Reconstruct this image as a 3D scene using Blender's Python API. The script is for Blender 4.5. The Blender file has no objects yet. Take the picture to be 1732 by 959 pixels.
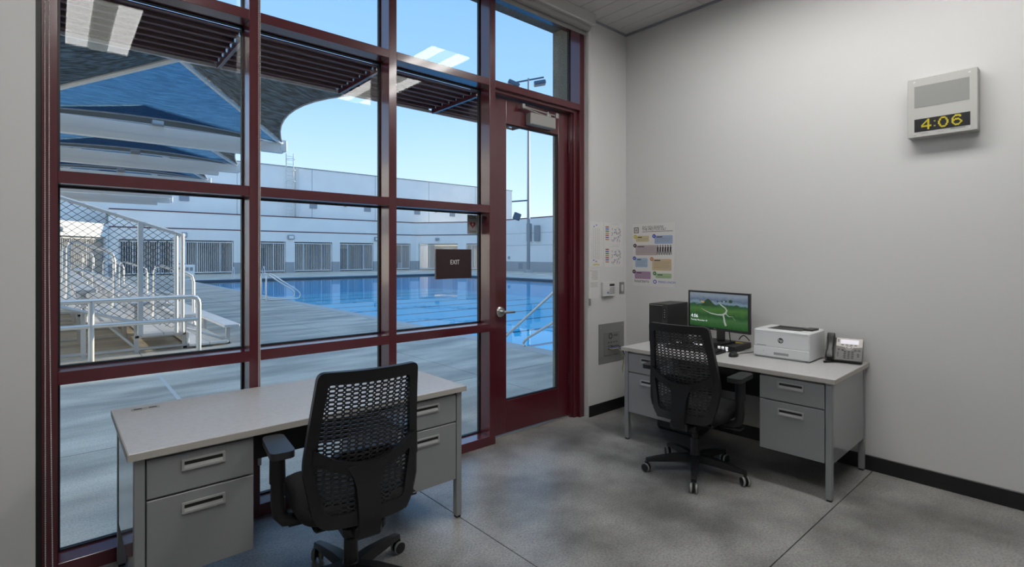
import bpy, bmesh, math, random
from mathutils import Vector, Matrix
random.seed(7)
PI = math.pi
R = math.radians
scene = bpy.context.scene
C = scene.collection

# ------------------------------------------------------------------ camera
cam_d = bpy.data.cameras.new('camera')
cam = bpy.data.objects.new('camera', cam_d)
C.objects.link(cam)
cam.location = (0, 0, 1.5)
cam.rotation_euler = (R(90), 0, R(-41.3))
cam_d.sensor_width = 36
cam_d.lens = 880 / 1732 * 36
cam_d.shift_y = -48.5 / 1732
cam_d.clip_start = 0.05
cam_d.clip_end = 500
scene.camera = cam

# ------------------------------------------------------------------ sky, sun, exposure
world = bpy.data.worlds.new('sky')
scene.world = world
world.use_nodes = True
wn = world.node_tree.nodes
wl = world.node_tree.links
wn.clear()
tc = wn.new('ShaderNodeTexCoord')
sp = wn.new('ShaderNodeSeparateXYZ')
rp = wn.new('ShaderNodeValToRGB')
bg = wn.new('ShaderNodeBackground')
wo = wn.new('ShaderNodeOutputWorld')
wl.new(tc.outputs['Generated'], sp.inputs[0])
wl.new(sp.outputs['Z'], rp.inputs[0])
wl.new(rp.outputs[0], bg.inputs[0])
wl.new(bg.outputs[0], wo.inputs[0])
cr = rp.color_ramp
cr.elements[0].position = 0.0
cr.elements[0].color = (0.80, 0.90, 1.0, 1)
cr.elements[1].position = 1.0
cr.elements[1].color = (0.34, 0.53, 0.82, 1)
for p, c in ((0.10, (0.56, 0.75, 0.98, 1)), (0.28, (0.31, 0.55, 0.90, 1)), (0.45, (0.23, 0.46, 0.84, 1))):
    e = cr.elements.new(p)
    e.color = c
bg.inputs[1].default_value = 1.42
sun_d = bpy.data.lights.new('sun', 'SUN')
sun_d.energy = 7.0
sun_d.color = (1.0, 0.86, 0.66)
sun_d.angle = R(0.6)
sun = bpy.data.objects.new('sun', sun_d)
C.objects.link(sun)
SUN_EL = R(9.1)
sdir = Vector((math.cos(SUN_EL) * 0.9985, math.cos(SUN_EL) * 0.055, math.sin(SUN_EL)))
sun.rotation_euler = (-sdir).to_track_quat('-Z', 'Y').to_euler()
sun.location = (25, 5, 20)
vs = scene.view_settings
vs.view_transform = 'Standard'
vs.look = 'None'
vs.exposure = 0.0
vs.gamma = 1.0
vs.use_curve_mapping = False
LAMP = 17.0           # strength of the office ceiling lamps


# ------------------------------------------------------------------ materials
MATS = {}


def mat(name, col, rough=0.5, metal=0.0, var=0.0, scale=8.0, bump=0.0, bscale=None, emit=0.0, spec=0.5, col2=None, detail=4.0):
    if name in MATS:
        return MATS[name]
    m = bpy.data.materials.new(name)
    m.use_nodes = True
    nt = m.node_tree
    b = nt.nodes['Principled BSDF']
    b.inputs['Base Color'].default_value = (*col, 1)
    b.inputs['Roughness'].default_value = rough
    b.inputs['Metallic'].default_value = metal
    b.inputs['Specular IOR Level'].default_value = spec
    if emit:
        b.inputs['Emission Color'].default_value = (*col, 1)
        b.inputs['Emission Strength'].default_value = emit
    if var or bump or col2:
        t = nt.nodes.new('ShaderNodeTexCoord')
        n = nt.nodes.new('ShaderNodeTexNoise')
        n.inputs['Scale'].default_value = scale
        n.inputs['Detail'].default_value = detail
        nt.links.new(t.outputs['Object'], n.inputs['Vector'])
        if var or col2:
            r = nt.nodes.new('ShaderNodeValToRGB')
            r.color_ramp.elements[0].position = 0.3
            r.color_ramp.elements[1].position = 0.7
            lo = col if col2 else tuple(c * (1 - var) for c in col)
            hi = col2 if col2 else tuple(min(1, c * (1 + var)) for c in col)
            r.color_ramp.elements[0].color = (*lo, 1)
            r.color_ramp.elements[1].color = (*hi, 1)
            nt.links.new(n.outputs['Fac'], r.inputs[0])
            nt.links.new(r.outputs[0], b.inputs['Base Color'])
        if bump:
            n2 = nt.nodes.new('ShaderNodeTexNoise')
            n2.inputs['Scale'].default_value = bscale or scale
            nt.links.new(t.outputs['Object'], n2.inputs['Vector'])
            bp = nt.nodes.new('ShaderNodeBump')
            bp.inputs['Strength'].default_value = bump
            bp.inputs['Distance'].default_value = 0.01
            nt.links.new(n2.outputs['Fac'], bp.inputs['Height'])
            nt.links.new(bp.outputs[0], b.inputs['Normal'])
    MATS[name] = m
    return m


def glass_mat(name, tint, ior=1.5, rough=0.0):
    m = bpy.data.materials.new(name)
    m.use_nodes = True
    nt = m.node_tree
    nt.nodes.clear()
    o = nt.nodes.new('ShaderNodeOutputMaterial')
    mx = nt.nodes.new('ShaderNodeMixShader')
    fr = nt.nodes.new('ShaderNodeFresnel')
    gb = nt.nodes.new('ShaderNodeNewGeometry')
    mrg = nt.nodes.new('ShaderNodeMapRange')      # same pane reflectance from either side
    mrg.inputs[3].default_value = ior
    mrg.inputs[4].default_value = 1 / ior
    nt.links.new(gb.outputs['Backfacing'], mrg.inputs[0])
    nt.links.new(mrg.outputs[0], fr.inputs[0])
    tr = nt.nodes.new('ShaderNodeBsdfTransparent')
    tr.inputs[0].default_value = (*tint, 1)
    gl = nt.nodes.new('ShaderNodeBsdfGlossy')
    gl.inputs['Roughness'].default_value = rough
    nt.links.new(fr.outputs[0], mx.inputs[0])
    nt.links.new(tr.outputs[0], mx.inputs[1])
    nt.links.new(gl.outputs[0], mx.inputs[2])
    nt.links.new(mx.outputs[0], o.inputs[0])
    MATS[name] = m
    return m


def concrete(name, c1, c2, rough, scale=1.2, speck=0.25, bump=0.05, stretch=(1, 1, 1), rvar=0.12, spec=0.5):
    m = bpy.data.materials.new(name)
    m.use_nodes = True
    nt = m.node_tree
    b = nt.nodes['Principled BSDF']
    geo = nt.nodes.new('ShaderNodeNewGeometry')
    mp = nt.nodes.new('ShaderNodeMapping')
    mp.inputs['Scale'].default_value = stretch
    nt.links.new(geo.outputs['Position'], mp.inputs[0])
    n1 = nt.nodes.new('ShaderNodeTexNoise')
    n1.inputs['Scale'].default_value = scale
    n1.inputs['Detail'].default_value = 5
    n1.inputs['Roughness'].default_value = 0.55
    nt.links.new(mp.outputs[0], n1.inputs['Vector'])
    r1 = nt.nodes.new('ShaderNodeValToRGB')
    r1.color_ramp.elements[0].position = 0.28
    r1.color_ramp.elements[1].position = 0.72
    r1.color_ramp.interpolation = 'EASE'
    r1.color_ramp.elements[0].color = (*c1, 1)
    r1.color_ramp.elements[1].color = (*c2, 1)
    nt.links.new(n1.outputs['Fac'], r1.inputs[0])
    n2 = nt.nodes.new('ShaderNodeTexNoise')
    n2.inputs['Scale'].default_value = 90
    n2.inputs['Detail'].default_value = 3
    nt.links.new(geo.outputs['Position'], n2.inputs['Vector'])
    r2 = nt.nodes.new('ShaderNodeValToRGB')
    r2.color_ramp.elements[0].position = 0.3
    r2.color_ramp.elements[1].position = 0.6
    k = 1 - speck
    r2.color_ramp.elements[0].color = (k, k, k, 1)
    r2.color_ramp.elements[1].color = (1, 1, 1, 1)
    nt.links.new(n2.outputs['Fac'], r2.inputs[0])
    mm = nt.nodes.new('ShaderNodeMix')
    mm.data_type = 'RGBA'
    mm.blend_type = 'MULTIPLY'
    mm.inputs[0].default_value = 1
    nt.links.new(r1.outputs[0], mm.inputs[6])
    nt.links.new(r2.outputs[0], mm.inputs[7])
    nt.links.new(mm.outputs[2], b.inputs['Base Color'])
    mr = nt.nodes.new('ShaderNodeMapRange')
    mr.inputs[3].default_value = rough - rvar
    mr.inputs[4].default_value = rough + rvar
    nt.links.new(n1.outputs['Fac'], mr.inputs[0])
    nt.links.new(mr.outputs[0], b.inputs['Roughness'])
    b.inputs['Specular IOR Level'].default_value = spec
    bp = nt.nodes.new('ShaderNodeBump')
    bp.inputs['Strength'].default_value = bump
    bp.inputs['Distance'].default_value = 0.004
    nt.links.new(n2.outputs['Fac'], bp.inputs['Height'])
    nt.links.new(bp.outputs[0], b.inputs['Normal'])
    MATS[name] = m
    return m


def fabric_mat(name, col, thru, sky_tint=(1, 1, 1)):
    """open knitted shade cloth: part cloth, part see-through holes"""
    m = bpy.data.materials.new(name)
    m.use_nodes = True
    nt = m.node_tree
    nt.nodes.clear()
    o = nt.nodes.new('ShaderNodeOutputMaterial')
    mx = nt.nodes.new('ShaderNodeMixShader')
    tr = nt.nodes.new('ShaderNodeBsdfTransparent')
    tr.inputs[0].default_value = (*sky_tint, 1)
    df = nt.nodes.new('ShaderNodeBsdfDiffuse')
    tl = nt.nodes.new('ShaderNodeBsdfTranslucent')
    m2 = nt.nodes.new('ShaderNodeMixShader')
    m2.inputs[0].default_value = 0.15
    t = nt.nodes.new('ShaderNodeTexCoord')
    n = nt.nodes.new('ShaderNodeTexNoise')
    n.inputs['Scale'].default_value = 3
    n.inputs['Detail'].default_value = 10
    mp = nt.nodes.new('ShaderNodeMapping')
    mp.inputs['Scale'].default_value = (1, 6, 6)
    nt.links.new(t.outputs['Object'], mp.inputs[0])
    nt.links.new(mp.outputs[0], n.inputs['Vector'])
    mr = nt.nodes.new('ShaderNodeMapRange')
    mr.inputs[1].default_value = 0.3
    mr.inputs[2].default_value = 0.7
    mr.inputs[3].default_value = 1 - thru - 0.07
    mr.inputs[4].default_value = 1 - thru + 0.07
    nt.links.new(n.outputs['Fac'], mr.inputs[0])
    nt.links.new(mr.outputs[0], mx.inputs[0])
    df.inputs[0].default_value = (*col, 1)
    tl.inputs[0].default_value = (*col, 1)
    nt.links.new(df.outputs[0], m2.inputs[1])
    nt.links.new(tl.outputs[0], m2.inputs[2])
    nt.links.new(tr.outputs[0], mx.inputs[1])
    nt.links.new(m2.outputs[0], mx.inputs[2])
    nt.links.new(mx.outputs[0], o.inputs[0])
    MATS[name] = m
    return m


def water_mat():
    m = bpy.data.materials.new('pool_water')
    m.use_nodes = True
    nt = m.node_tree
    nt.nodes.clear()
    o = nt.nodes.new('ShaderNodeOutputMaterial')
    mx = nt.nodes.new('ShaderNodeMixShader')
    fr = nt.nodes.new('ShaderNodeFresnel')
    fr.inputs[0].default_value = 1.13
    tr = nt.nodes.new('ShaderNodeBsdfTransparent')
    tr.inputs[0].default_value = (0.75, 0.96, 1.0, 1)
    gl = nt.nodes.new('ShaderNodeBsdfGlossy')
    gl.inputs['Roughness'].default_value = 0.01
    t = nt.nodes.new('ShaderNodeTexCoord')
    n = nt.nodes.new('ShaderNodeTexNoise')
    n.inputs['Scale'].default_value = 1.3
    n.inputs['Detail'].default_value = 3
    nt.links.new(t.outputs['Object'], n.inputs['Vector'])
    bp = nt.nodes.new('ShaderNodeBump')
    bp.inputs['Strength'].default_value = 0.06
    bp.inputs['Distance'].default_value = 0.03
    nt.links.new(n.outputs['Fac'], bp.inputs['Height'])
    nt.links.new(bp.outputs[0], gl.inputs['Normal'])
    nt.links.new(bp.outputs[0], fr.inputs['Normal'])
    nt.links.new(fr.outputs[0], mx.inputs[0])
    nt.links.new(tr.outputs[0], mx.inputs[1])
    nt.links.new(gl.outputs[0], mx.inputs[2])
    nt.links.new(mx.outputs[0], o.inputs[0])
    MATS['pool_water'] = m
    return m


mat('wall_paint', (0.61, 0.605, 0.60), 0.75, bump=0.02, bscale=60)
mat('ceiling_white', (0.58, 0.57, 0.56), 0.5)
mat('ceiling_joint', (0.16, 0.16, 0.16), 0.7)
mat('rubber_base', (0.006, 0.006, 0.007), 0.45)
mr_ = mat('maroon', (0.085, 0.008, 0.015), 0.30, spec=0.5)
mr_.node_tree.nodes['Principled BSDF'].inputs['Coat Weight'].default_value = 0.7
mr_.node_tree.nodes['Principled BSDF'].inputs['Coat IOR'].default_value = 1.6
mr_.node_tree.nodes['Principled BSDF'].inputs['Coat Roughness'].default_value = 0.10
mat('gasket', (0.01, 0.012, 0.014), 0.5)
mat('shade_white', (0.52, 0.51, 0.49), 0.45)
mat('shade_fabric', (0.30, 0.29, 0.28), 0.8)
mat('black_channel', (0.008, 0.008, 0.008), 0.5)
mat('chain_steel', (0.85, 0.82, 0.76), 0.35, 0.2)
mat('steel', (0.62, 0.62, 0.62), 0.28, 1.0)
mat('brushed', (0.50, 0.50, 0.49), 0.4, 0.9)
mat('closer_grey', (0.36, 0.35, 0.34), 0.4, 0.3)
mat('desk_top', (0.50, 0.49, 0.485), 0.38, var=0.06, scale=40)
mat('desk_edge', (0.40, 0.38, 0.35), 0.5)
mat('desk_grey', (0.235, 0.24, 0.248), 0.42, spec=0.5)
mat('desk_side', (0.25, 0.255, 0.265), 0.10, spec=1.0)
mat('handle_grey', (0.33, 0.33, 0.33), 0.42)
mat('dark_slot', (0.012, 0.012, 0.012), 0.6)
mat('black_panel', (0.012, 0.012, 0.013), 0.5)
mat('chair_plastic', (0.013, 0.013, 0.0145), 0.42, bump=0.05, bscale=300, spec=0.35)
mat('chair_mesh', (0.020, 0.020, 0.022), 0.36)
mat('chair_fabric', (0.008, 0.008, 0.009), 0.85, bump=0.25, bscale=300)
mat('arm_pad', (0.020, 0.021, 0.024), 0.32)
mat('caster_rim', (0.26, 0.26, 0.25), 0.5)
mat('black_plastic', (0.010, 0.010, 0.011), 0.38)
mat('dark_plastic', (0.026, 0.026, 0.027), 0.45)
mat('printer_white', (0.66, 0.67, 0.68), 0.4)
mat('printer_grey', (0.30, 0.31, 0.32), 0.4)
mat('key_black', (0.018, 0.018, 0.019), 0.45)
mat('phone_grey', (0.10, 0.095, 0.09), 0.45)
mat('phone_silver', (0.38, 0.35, 0.33), 0.45, 0.2)
mat('lcd', (0.70, 0.68, 0.76), 0.4, emit=0.25)
mat('white_light', (0.95, 0.97, 1.0), 0.3, emit=0.6)
mat('red_light', (1.0, 0.25, 0.15), 0.3, emit=0.7)
mat('yellow_paper', (0.65, 0.52, 0.05), 0.7)
mat('cable_yellow', (0.45, 0.38, 0.15), 0.5)
mat('cable_blue', (0.05, 0.10, 0.4), 0.5)
mat('paper', (0.66, 0.65, 0.64), 0.8)
mat('ink', (0.03, 0.03, 0.035), 0.8)
mat('ink_grey', (0.30, 0.30, 0.30), 0.8)
mat('ink_lightgrey', (0.48, 0.48, 0.48), 0.8)
mat('ink_red', (0.35, 0.06, 0.05), 0.8)
mat('ink_blue', (0.05, 0.09, 0.45), 0.8)
mat('ink_green', (0.05, 0.22, 0.07), 0.8)
mat('ink_orange', (0.45, 0.20, 0.08), 0.8)
mat('ink_yellow', (0.55, 0.45, 0.04), 0.8)
mat('box_yellow', (0.56, 0.48, 0.28), 0.8)
mat('box_blue', (0.30, 0.38, 0.55), 0.8)
mat('box_mauve', (0.42, 0.35, 0.36), 0.8)
mat('box_sky', (0.34, 0.46, 0.62), 0.8)
mat('box_tan', (0.55, 0.42, 0.26), 0.8)
mat('box_purple', (0.36, 0.22, 0.35), 0.8)
mat('box_green', (0.34, 0.48, 0.25), 0.8)
mat('keypad_white', (0.58, 0.58, 0.57), 0.5)
mat('switch_steel', (0.30, 0.29, 0.27), 0.45, 0.5)
mat('plate_grey', (0.27, 0.27, 0.265), 0.5, 0.3)
mat('plate_inner', (0.23, 0.23, 0.225), 0.5, 0.3)
mat('clock_case', (0.45, 0.445, 0.425), 0.5)
mat('clock_grille', (0.26, 0.26, 0.25), 0.6)
mat('clock_black', (0.006, 0.006, 0.010), 0.25)
mat('clock_led', (0.46, 0.38, 0.01), 0.5, emit=0.18)
mat('clock_led_dim', (0.20, 0.17, 0.02), 0.5, emit=0.3)
mat('sign_brown', (0.030, 0.012, 0.014), 0.4)
mat('sign_edge', (0.25, 0.24, 0.22), 0.5)
mat('sign_white', (0.85, 0.85, 0.85), 0.5)
mat('aed_back', (0.30, 0.31, 0.31), 0.6)
mat('aed_red', (0.22, 0.02, 0.02), 0.6)
mat('aed_white', (0.5, 0.5, 0.5), 0.6)
mat('lamp_body', (0.6, 0.6, 0.6), 0.5)
mat('lamp_basket', (0.55, 0.55, 0.52), 0.5)
m_lamp = mat('lamp_diffuser', (1.0, 0.985, 0.965), 0.5, emit=LAMP)
mat('lamp_glow', (0.95, 0.98, 0.90), 0.5, emit=LAMP * .3)
# outside
concrete('floor_concrete', (0.145, 0.14, 0.135), (0.39, 0.38, 0.365), 0.34, scale=2.0, speck=0.42, bump=0.03, rvar=0.05)
concrete('deck_concrete', (0.36, 0.33, 0.275), (0.80, 0.73, 0.61), 0.62, scale=1.1, speck=0.3, bump=0.25, stretch=(0.5, 1.6, 1), rvar=0.12)
concrete('rough_concrete', (0.20, 0.20, 0.17), (0.30, 0.30, 0.26), 0.9, scale=4, speck=0.5, bump=1.0)
mat('joint_dark', (0.04, 0.04, 0.04), 0.9)
mat('joint_light', (0.62, 0.60, 0.56), 0.6)
mat('stucco_white', (0.84, 0.83, 0.80), 0.85, var=0.05, scale=0.4, bump=0.05, bscale=20)
mat('stucco_grey', (0.40, 0.41, 0.42), 0.85, var=0.05, scale=0.5)
mat('stripe_maroon', (0.10, 0.02, 0.03), 0.6)
mat('gate_white', (0.80, 0.80, 0.79), 0.5)
mat('gate_grey', (0.35, 0.36, 0.37), 0.5)
mat('recess', (0.62, 0.60, 0.57), 0.8)
mat('bay_door', (0.20, 0.22, 0.24), 0.6)
mat('vent_grey', (0.28, 0.30, 0.33), 0.6)
mat('aluminium', (0.74, 0.73, 0.71), 0.42, 0.3, var=0.05, scale=5)
mat('galvanised', (0.62, 0.63, 0.63), 0.4, 0.4)
mat('tube_steel', (0.74, 0.73, 0.70), 0.3, 0.55)
mat('white_steel', (0.66, 0.655, 0.63), 0.4)
mat('wire', (0.10, 0.11, 0.12), 0.5, 0.3)
mat('pool_tile', (0.14, 0.70, 0.96), 0.5, var=0.06, scale=0.6)
mat('pool_line', (0.02, 0.07, 0.16), 0.5)
mat('pool_rim', (0.07, 0.08, 0.09), 0.5)
mat('coping', (0.50, 0.49, 0.47), 0.6)
mat('pole_grey', (0.26, 0.28, 0.30), 0.45, 0.4)
mat('flood_blue', (0.05, 0.09, 0.14), 0.4, 0.3)
mat('sunshade_maroon', (0.16, 0.085, 0.095), 0.45)
mat('sunshade_edge', (0.85, 0.85, 0.86), 0.4)
fabric_mat('cloth_sky_tinted', (0.018, 0.055, 0.13), 0.20, (.40, .75, 1.0))  # canopy cloth with the sky seen through it put into its blue
fabric_mat('cloth_dimmed', (0.06, 0.062, 0.056), 0.03)  # same canopy cloth, colour darkened for slopes where little sky shows through
mat('warm_lamp', (1.0, 0.82, 0.5), 0.4, emit=1.3)
glass_mat('window_glass', (0.975, 0.988, 0.985), 1.30)
water_mat()


# ------------------------------------------------------------------ mesh helpers
class MB:
    def __init__(self):
        self.v = []
        self.f = []
        self.mi = []

    def add(self, vs, fs, mi=0):
        o = len(self.v)
        self.v.extend(tuple(p) for p in vs)
        self.f.extend(tuple(i + o for i in f) for f in fs)
        self.mi.extend([mi] * len(fs))
        return self

    def box(self, x0, x1, y0, y1, z0, z1, bev=0.0, mi=0, M=None, seg=1):
        if x0 > x1: x0, x1 = x1, x0
        if y0 > y1: y0, y1 = y1, y0
        if z0 > z1: z0, z1 = z1, z0
        if bev:
            bm = bmesh.new()
            bmesh.ops.create_cube(bm, size=1)
            for v in bm.verts:
                v.co = Vector((x0 + (v.co.x + .5) * (x1 - x0), y0 + (v.co.y + .5) * (y1 - y0), z0 + (v.co.z + .5) * (z1 - z0)))
            bmesh.ops.bevel(bm, geom=bm.edges[:], offset=bev, segments=seg, profile=0.6, affect='EDGES')
            vs = [v.co.copy() for v in bm.verts]
            bm.verts.index_update()
            fs = [[v.index for v in f.verts] for f in bm.faces]
            bm.free()
        else:
            vs = [Vector(p) for p in ((x0, y0, z0), (x1, y0, z0), (x1, y1, z0), (x0, y1, z0), (x0, y0, z1), (x1, y0, z1), (x1, y1, z1), (x0, y1, z1))]
            fs = [(3, 2, 1, 0), (4, 5, 6, 7), (0, 1, 5, 4), (1, 2, 6, 5), (2, 3, 7, 6), (3, 0, 4, 7)]
        if M:
            vs = [M @ v for v in vs]
        return self.add(vs, fs, mi)

    def tube(self, pts, r, n=10, cap=True, mi=0, closed=False):
        pts = [Vector(p) for p in pts]
        k = len(pts)
        rs = r if isinstance(r, (list, tuple)) else [r] * k
        vs, fs = [], []
        up = None
        for i, p in enumerate(pts):
            if closed:
                d = (pts[(i + 1) % k] - pts[i - 1]).normalized()
            else:
                d = (pts[min(i + 1, k - 1)] - pts[max(i - 1, 0)]).normalized()
            if up is None:
                a = Vector((0, 0, 1)) if abs(d.z) < 0.9 else Vector((1, 0, 0))
                up = (a - d * a.dot(d)).normalized()
            else:
                up = (up - d * up.dot(d))
                up = up.normalized() if up.length > 1e-6 else Vector((1, 0, 0))
            s = d.cross(up)
            for j in range(n):
                t = 2 * PI * j / n
                vs.append(p + (up * math.cos(t) + s * math.sin(t)) * rs[i])
        m = k if closed else k - 1
        for i in range(m):
            for j in range(n):
                a, b = i * n + j, i * n + (j + 1) % n
                i2 = (i + 1) % k
                fs.append((a, b, i2 * n + (j + 1) % n, i2 * n + j))
        if cap and not closed:
            fs.append(tuple(range(n))[::-1])
            fs.append(tuple((k - 1) * n + j for j in range(n)))
        return self.add(vs, fs, mi)

    def cyl(self, a, b, r, n=12, mi=0):
        return self.tube([a, b], r, n, True, mi)

    def lathe(self, prof, n=20, M=None, mi=0):
        """profile [(r,z)] turned round local z"""
        vs, fs = [], []
        for r, z in prof:
            for j in range(n):
                t = 2 * PI * j / n
                vs.append(Vector((r * math.cos(t), r * math.sin(t), z)))
        for i in range(len(prof) - 1):
            for j in range(n):
                fs.append((i * n + j, i * n + (j + 1) % n, (i + 1) * n + (j + 1) % n, (i + 1) * n + j))
        fs.append(tuple(range(n))[::-1])
        fs.append(tuple((len(prof) - 1) * n + j for j in range(n)))
        if M:
            vs = [M @ v for v in vs]
        return self.add(vs, fs, mi)

    def prism(self, poly, d, fn, mi=0):
        """polygon [(a,b)] extruded 0..d ; fn(a,b,c)->xyz"""
        n = len(poly)
        vs = [fn(a, b, 0) for a, b in poly] + [fn(a, b, d) for a, b in poly]
        fs = [tuple(range(n))[::-1], tuple(range(n, 2 * n))]
        fs += [(i, (i + 1) % n, n + (i + 1) % n, n + i) for i in range(n)]
        return self.add(vs, fs, mi)

    def frame(self, outer, inner, d, fn, mi=0):
        n = len(outer)
        vs = [fn(a, b, 0) for a, b in outer] + [fn(a, b, 0) for a, b in inner] + [fn(a, b, d) for a, b in outer] + [fn(a, b, d) for a, b in inner]
        fs = []
        for i in range(n):
            j = (i + 1) % n
            fs += [(i, j, n + j, n + i), (2 * n + j, 2 * n + i, 3 * n + i, 3 * n + j), (j, i, 2 * n + i, 2 * n + j), (n + i, n + j, 3 * n + j, 3 * n + i)]
        return self.add(vs, fs, mi)

    def build(self, name, m, parent=None, smooth=True, ang=35):
        me = bpy.data.meshes.new(name)
        me.from_pydata(self.v, [], self.f)
        ms = m if isinstance(m, (list, tuple)) else [m]
        for k in ms:
            me.materials.append(MATS[k])
        if len(ms) > 1:
            me.polygons.foreach_set('material_index', self.mi)
        bm = bmesh.new()
        bm.from_mesh(me)
        bmesh.ops.recalc_face_normals(bm, faces=bm.faces)
        bm.to_mesh(me)
        bm.free()
        if smooth:
            me.polygons.foreach_set('use_smooth', [True] * len(me.polygons))
            me.set_sharp_from_angle(angle=R(ang))
        me.update()
        o = bpy.data.objects.new(name, me)
        C.objects.link(o)
        if parent:
            o.parent = parent
        return o


def thing(name, label, cat, loc=(0, 0, 0), rz=0.0, group=None):
    o = bpy.data.objects.new(name, None)
    o.empty_display_size = 0.1
    C.objects.link(o)
    o.location = loc
    o.rotation_euler = (0, 0, rz)
    o['label'] = label
    o['category'] = cat
    if group:
        o['group'] = group
    return o


def tag(o, label, cat, group=None, kind=None):
    o['label'] = label
    o['category'] = cat
    if group:
        o['group'] = group
    if kind:
        o['kind'] = kind
    return o


def struct(o, label, cat):
    return tag(o, label, cat, kind='structure')


def box(name, m, x0, x1, y0, y1, z0, z1, parent=None, bev=0.0, seg=1):
    return MB().box(x0, x1, y0, y1, z0, z1, bev, seg=seg).build(name, m, parent)


def inst(src, name, parent=None, loc=None, rot=None):
    o = src.copy()
    o.name = name
    C.objects.link(o)
    o.parent = parent
    if loc is not None:
        o.location = loc
    if rot is not None:
        o.rotation_euler = rot
    return o


def copy_tree(o, parent=None):
    c = o.copy()
    C.objects.link(c)
    c.parent = parent
    for ch in list(o.children):
        copy_tree(ch, c)
    return c


def rpoly(corners, seg=5, sub=1):
    """rounded polygon from (x,y,r) corners; straight runs cut into sub pieces"""
    out = []
    n = len(corners)
    arcs = []
    for i in range(n):
        p = Vector(corners[i][:2])
        a = Vector(corners[i - 1][:2])
        b = Vector(corners[(i + 1) % n][:2])
        r = corners[i][2]
        d1 = (a - p).normalized()
        d2 = (b - p).normalized()
        ang = math.acos(max(-1, min(1, d1.dot(d2))))
        t = min(r / math.tan(ang / 2), (a - p).length * .49, (b - p).length * .49)
        s, e = p + d1 * t, p + d2 * t
        arc = []
        for k in range(seg + 1):
            u = k / seg
            arc.append(s * (1 - u) ** 2 + p * 2 * u * (1 - u) + e * u * u)
        arcs.append(arc)
    for i in range(n):
        out += arcs[i]
        a, b = arcs[i][-1], arcs[(i + 1) % n][0]
        for k in range(1, sub):
            out.append(a + (b - a) * (k / sub))
    return [(p.x, p.y) for p in out]


def text(name, body, size, m, parent, M, depth=0.0004, align='CENTER', sx=1.0):
    cu = bpy.data.curves.new(name, 'FONT')
    cu.body = body
    cu.size = size
    cu.align_x = align
    cu.align_y = 'CENTER'
    cu.extrude = depth
    cu.resolution_u = 3
    t = bpy.data.objects.new(name, cu)
    C.objects.link(t)
    me = bpy.data.meshes.new_from_object(t)
    bpy.data.objects.remove(t)
    me.transform(M @ Matrix.Diagonal((sx, 1, 1, 1)))
    me.materials.clear()
    me.materials.append(MATS[m])
    o = bpy.data.objects.new(name, me)
    C.objects.link(o)
    o.parent = parent
    return o


# text frames: on the window wall (seen from the room, facing -y) and on the right wall (facing -x)
def on_wy(x, y, z):
    return Matrix.Translation((x, y, z)) @ Matrix.Rotation(R(90), 4, 'X')


def on_wx(x, y, z):
    return Matrix.Translation((x, y, z)) @ Matrix.Rotation(R(-90), 4, 'Z') @ Matrix.Rotation(R(90), 4, 'X')


# ------------------------------------------------------------------ the room
XL, XR, YB, YW, ZC = -2.6, 4.27, -2.2, 3.14, 3.685
OX0, OX1 = -0.065, 3.697          # window opening
YO = 3.60                          # outer face of the thick wall

floor = MB().box(XL - .2, XR + .2, YB - .2, 3.36, -0.12, -0.006).build('floor', 'joint_dark')
struct(floor, 'polished grey concrete office floor with saw cut joints', 'floor')
xs = [XL, -1.9, 1.74, XR]
ys = [YB, -.95, 1.06, 3.36]
for i in range(3):
    for j in range(3):
        box('floor_slab', 'floor_concrete', xs[i] + .003, xs[i + 1] - .003, ys[j] + .003, ys[j + 1] - .003, -0.02, 0, floor)

w = MB()
w.box(OX1, XR + .25, YW, 3.34, 0, 4.3)
wr = w.build('wall_window_side', 'wall_paint')
struct(wr, 'white painted wall strip between the door frame and the corner', 'wall')
w = MB()
w.box(XL - .2, OX0, YW, 3.34, 0, 4.3)
wlft = w.build('wall_left_of_window', 'wall_paint')
struct(wlft, 'white painted wall left of the glass wall', 'wall')
o = box('wall_over_window', 'wall_paint', OX0, OX1, YW + .05, 3.34, 3.62, 4.3)
struct(o, 'wall strip above the glass wall hidden by the shades', 'wall')
o = box('wall_right', 'wall_paint', XR, XR + .2, YB - .2, YW, 0, 4.3)
struct(o, 'long white painted wall with the clock behind the computer desk', 'wall')
o = box('wall_back', 'wall_paint', XL - .2, XR, YB - .2, YB, 0, 4.3)
struct(o, 'white painted wall behind the viewer', 'wall')
o = box('wall_left', 'wall_paint', XL - .2, XL, YB, YW, 0, 4.3)
struct(o, 'white painted wall at the left of the room', 'wall')

for nm, a, lb in (('baseboard_right', (XR - .012, XR, YB, YW, 0, .103), 'black rubber baseboard along the clock wall'),
                  ('baseboard_corner', (OX1 + .004, XR - .012, YW - .012, YW, 0, .103), 'black rubber baseboard between door frame and corner'),
                  ('baseboard_left', (XL, OX0 - .004, YW - .012, YW, 0, .103), 'black rubber baseboard left of the glass wall')):
    o = box(nm, 'rubber_base', *a, bev=.003)
    struct(o, lb, 'baseboard')

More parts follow.
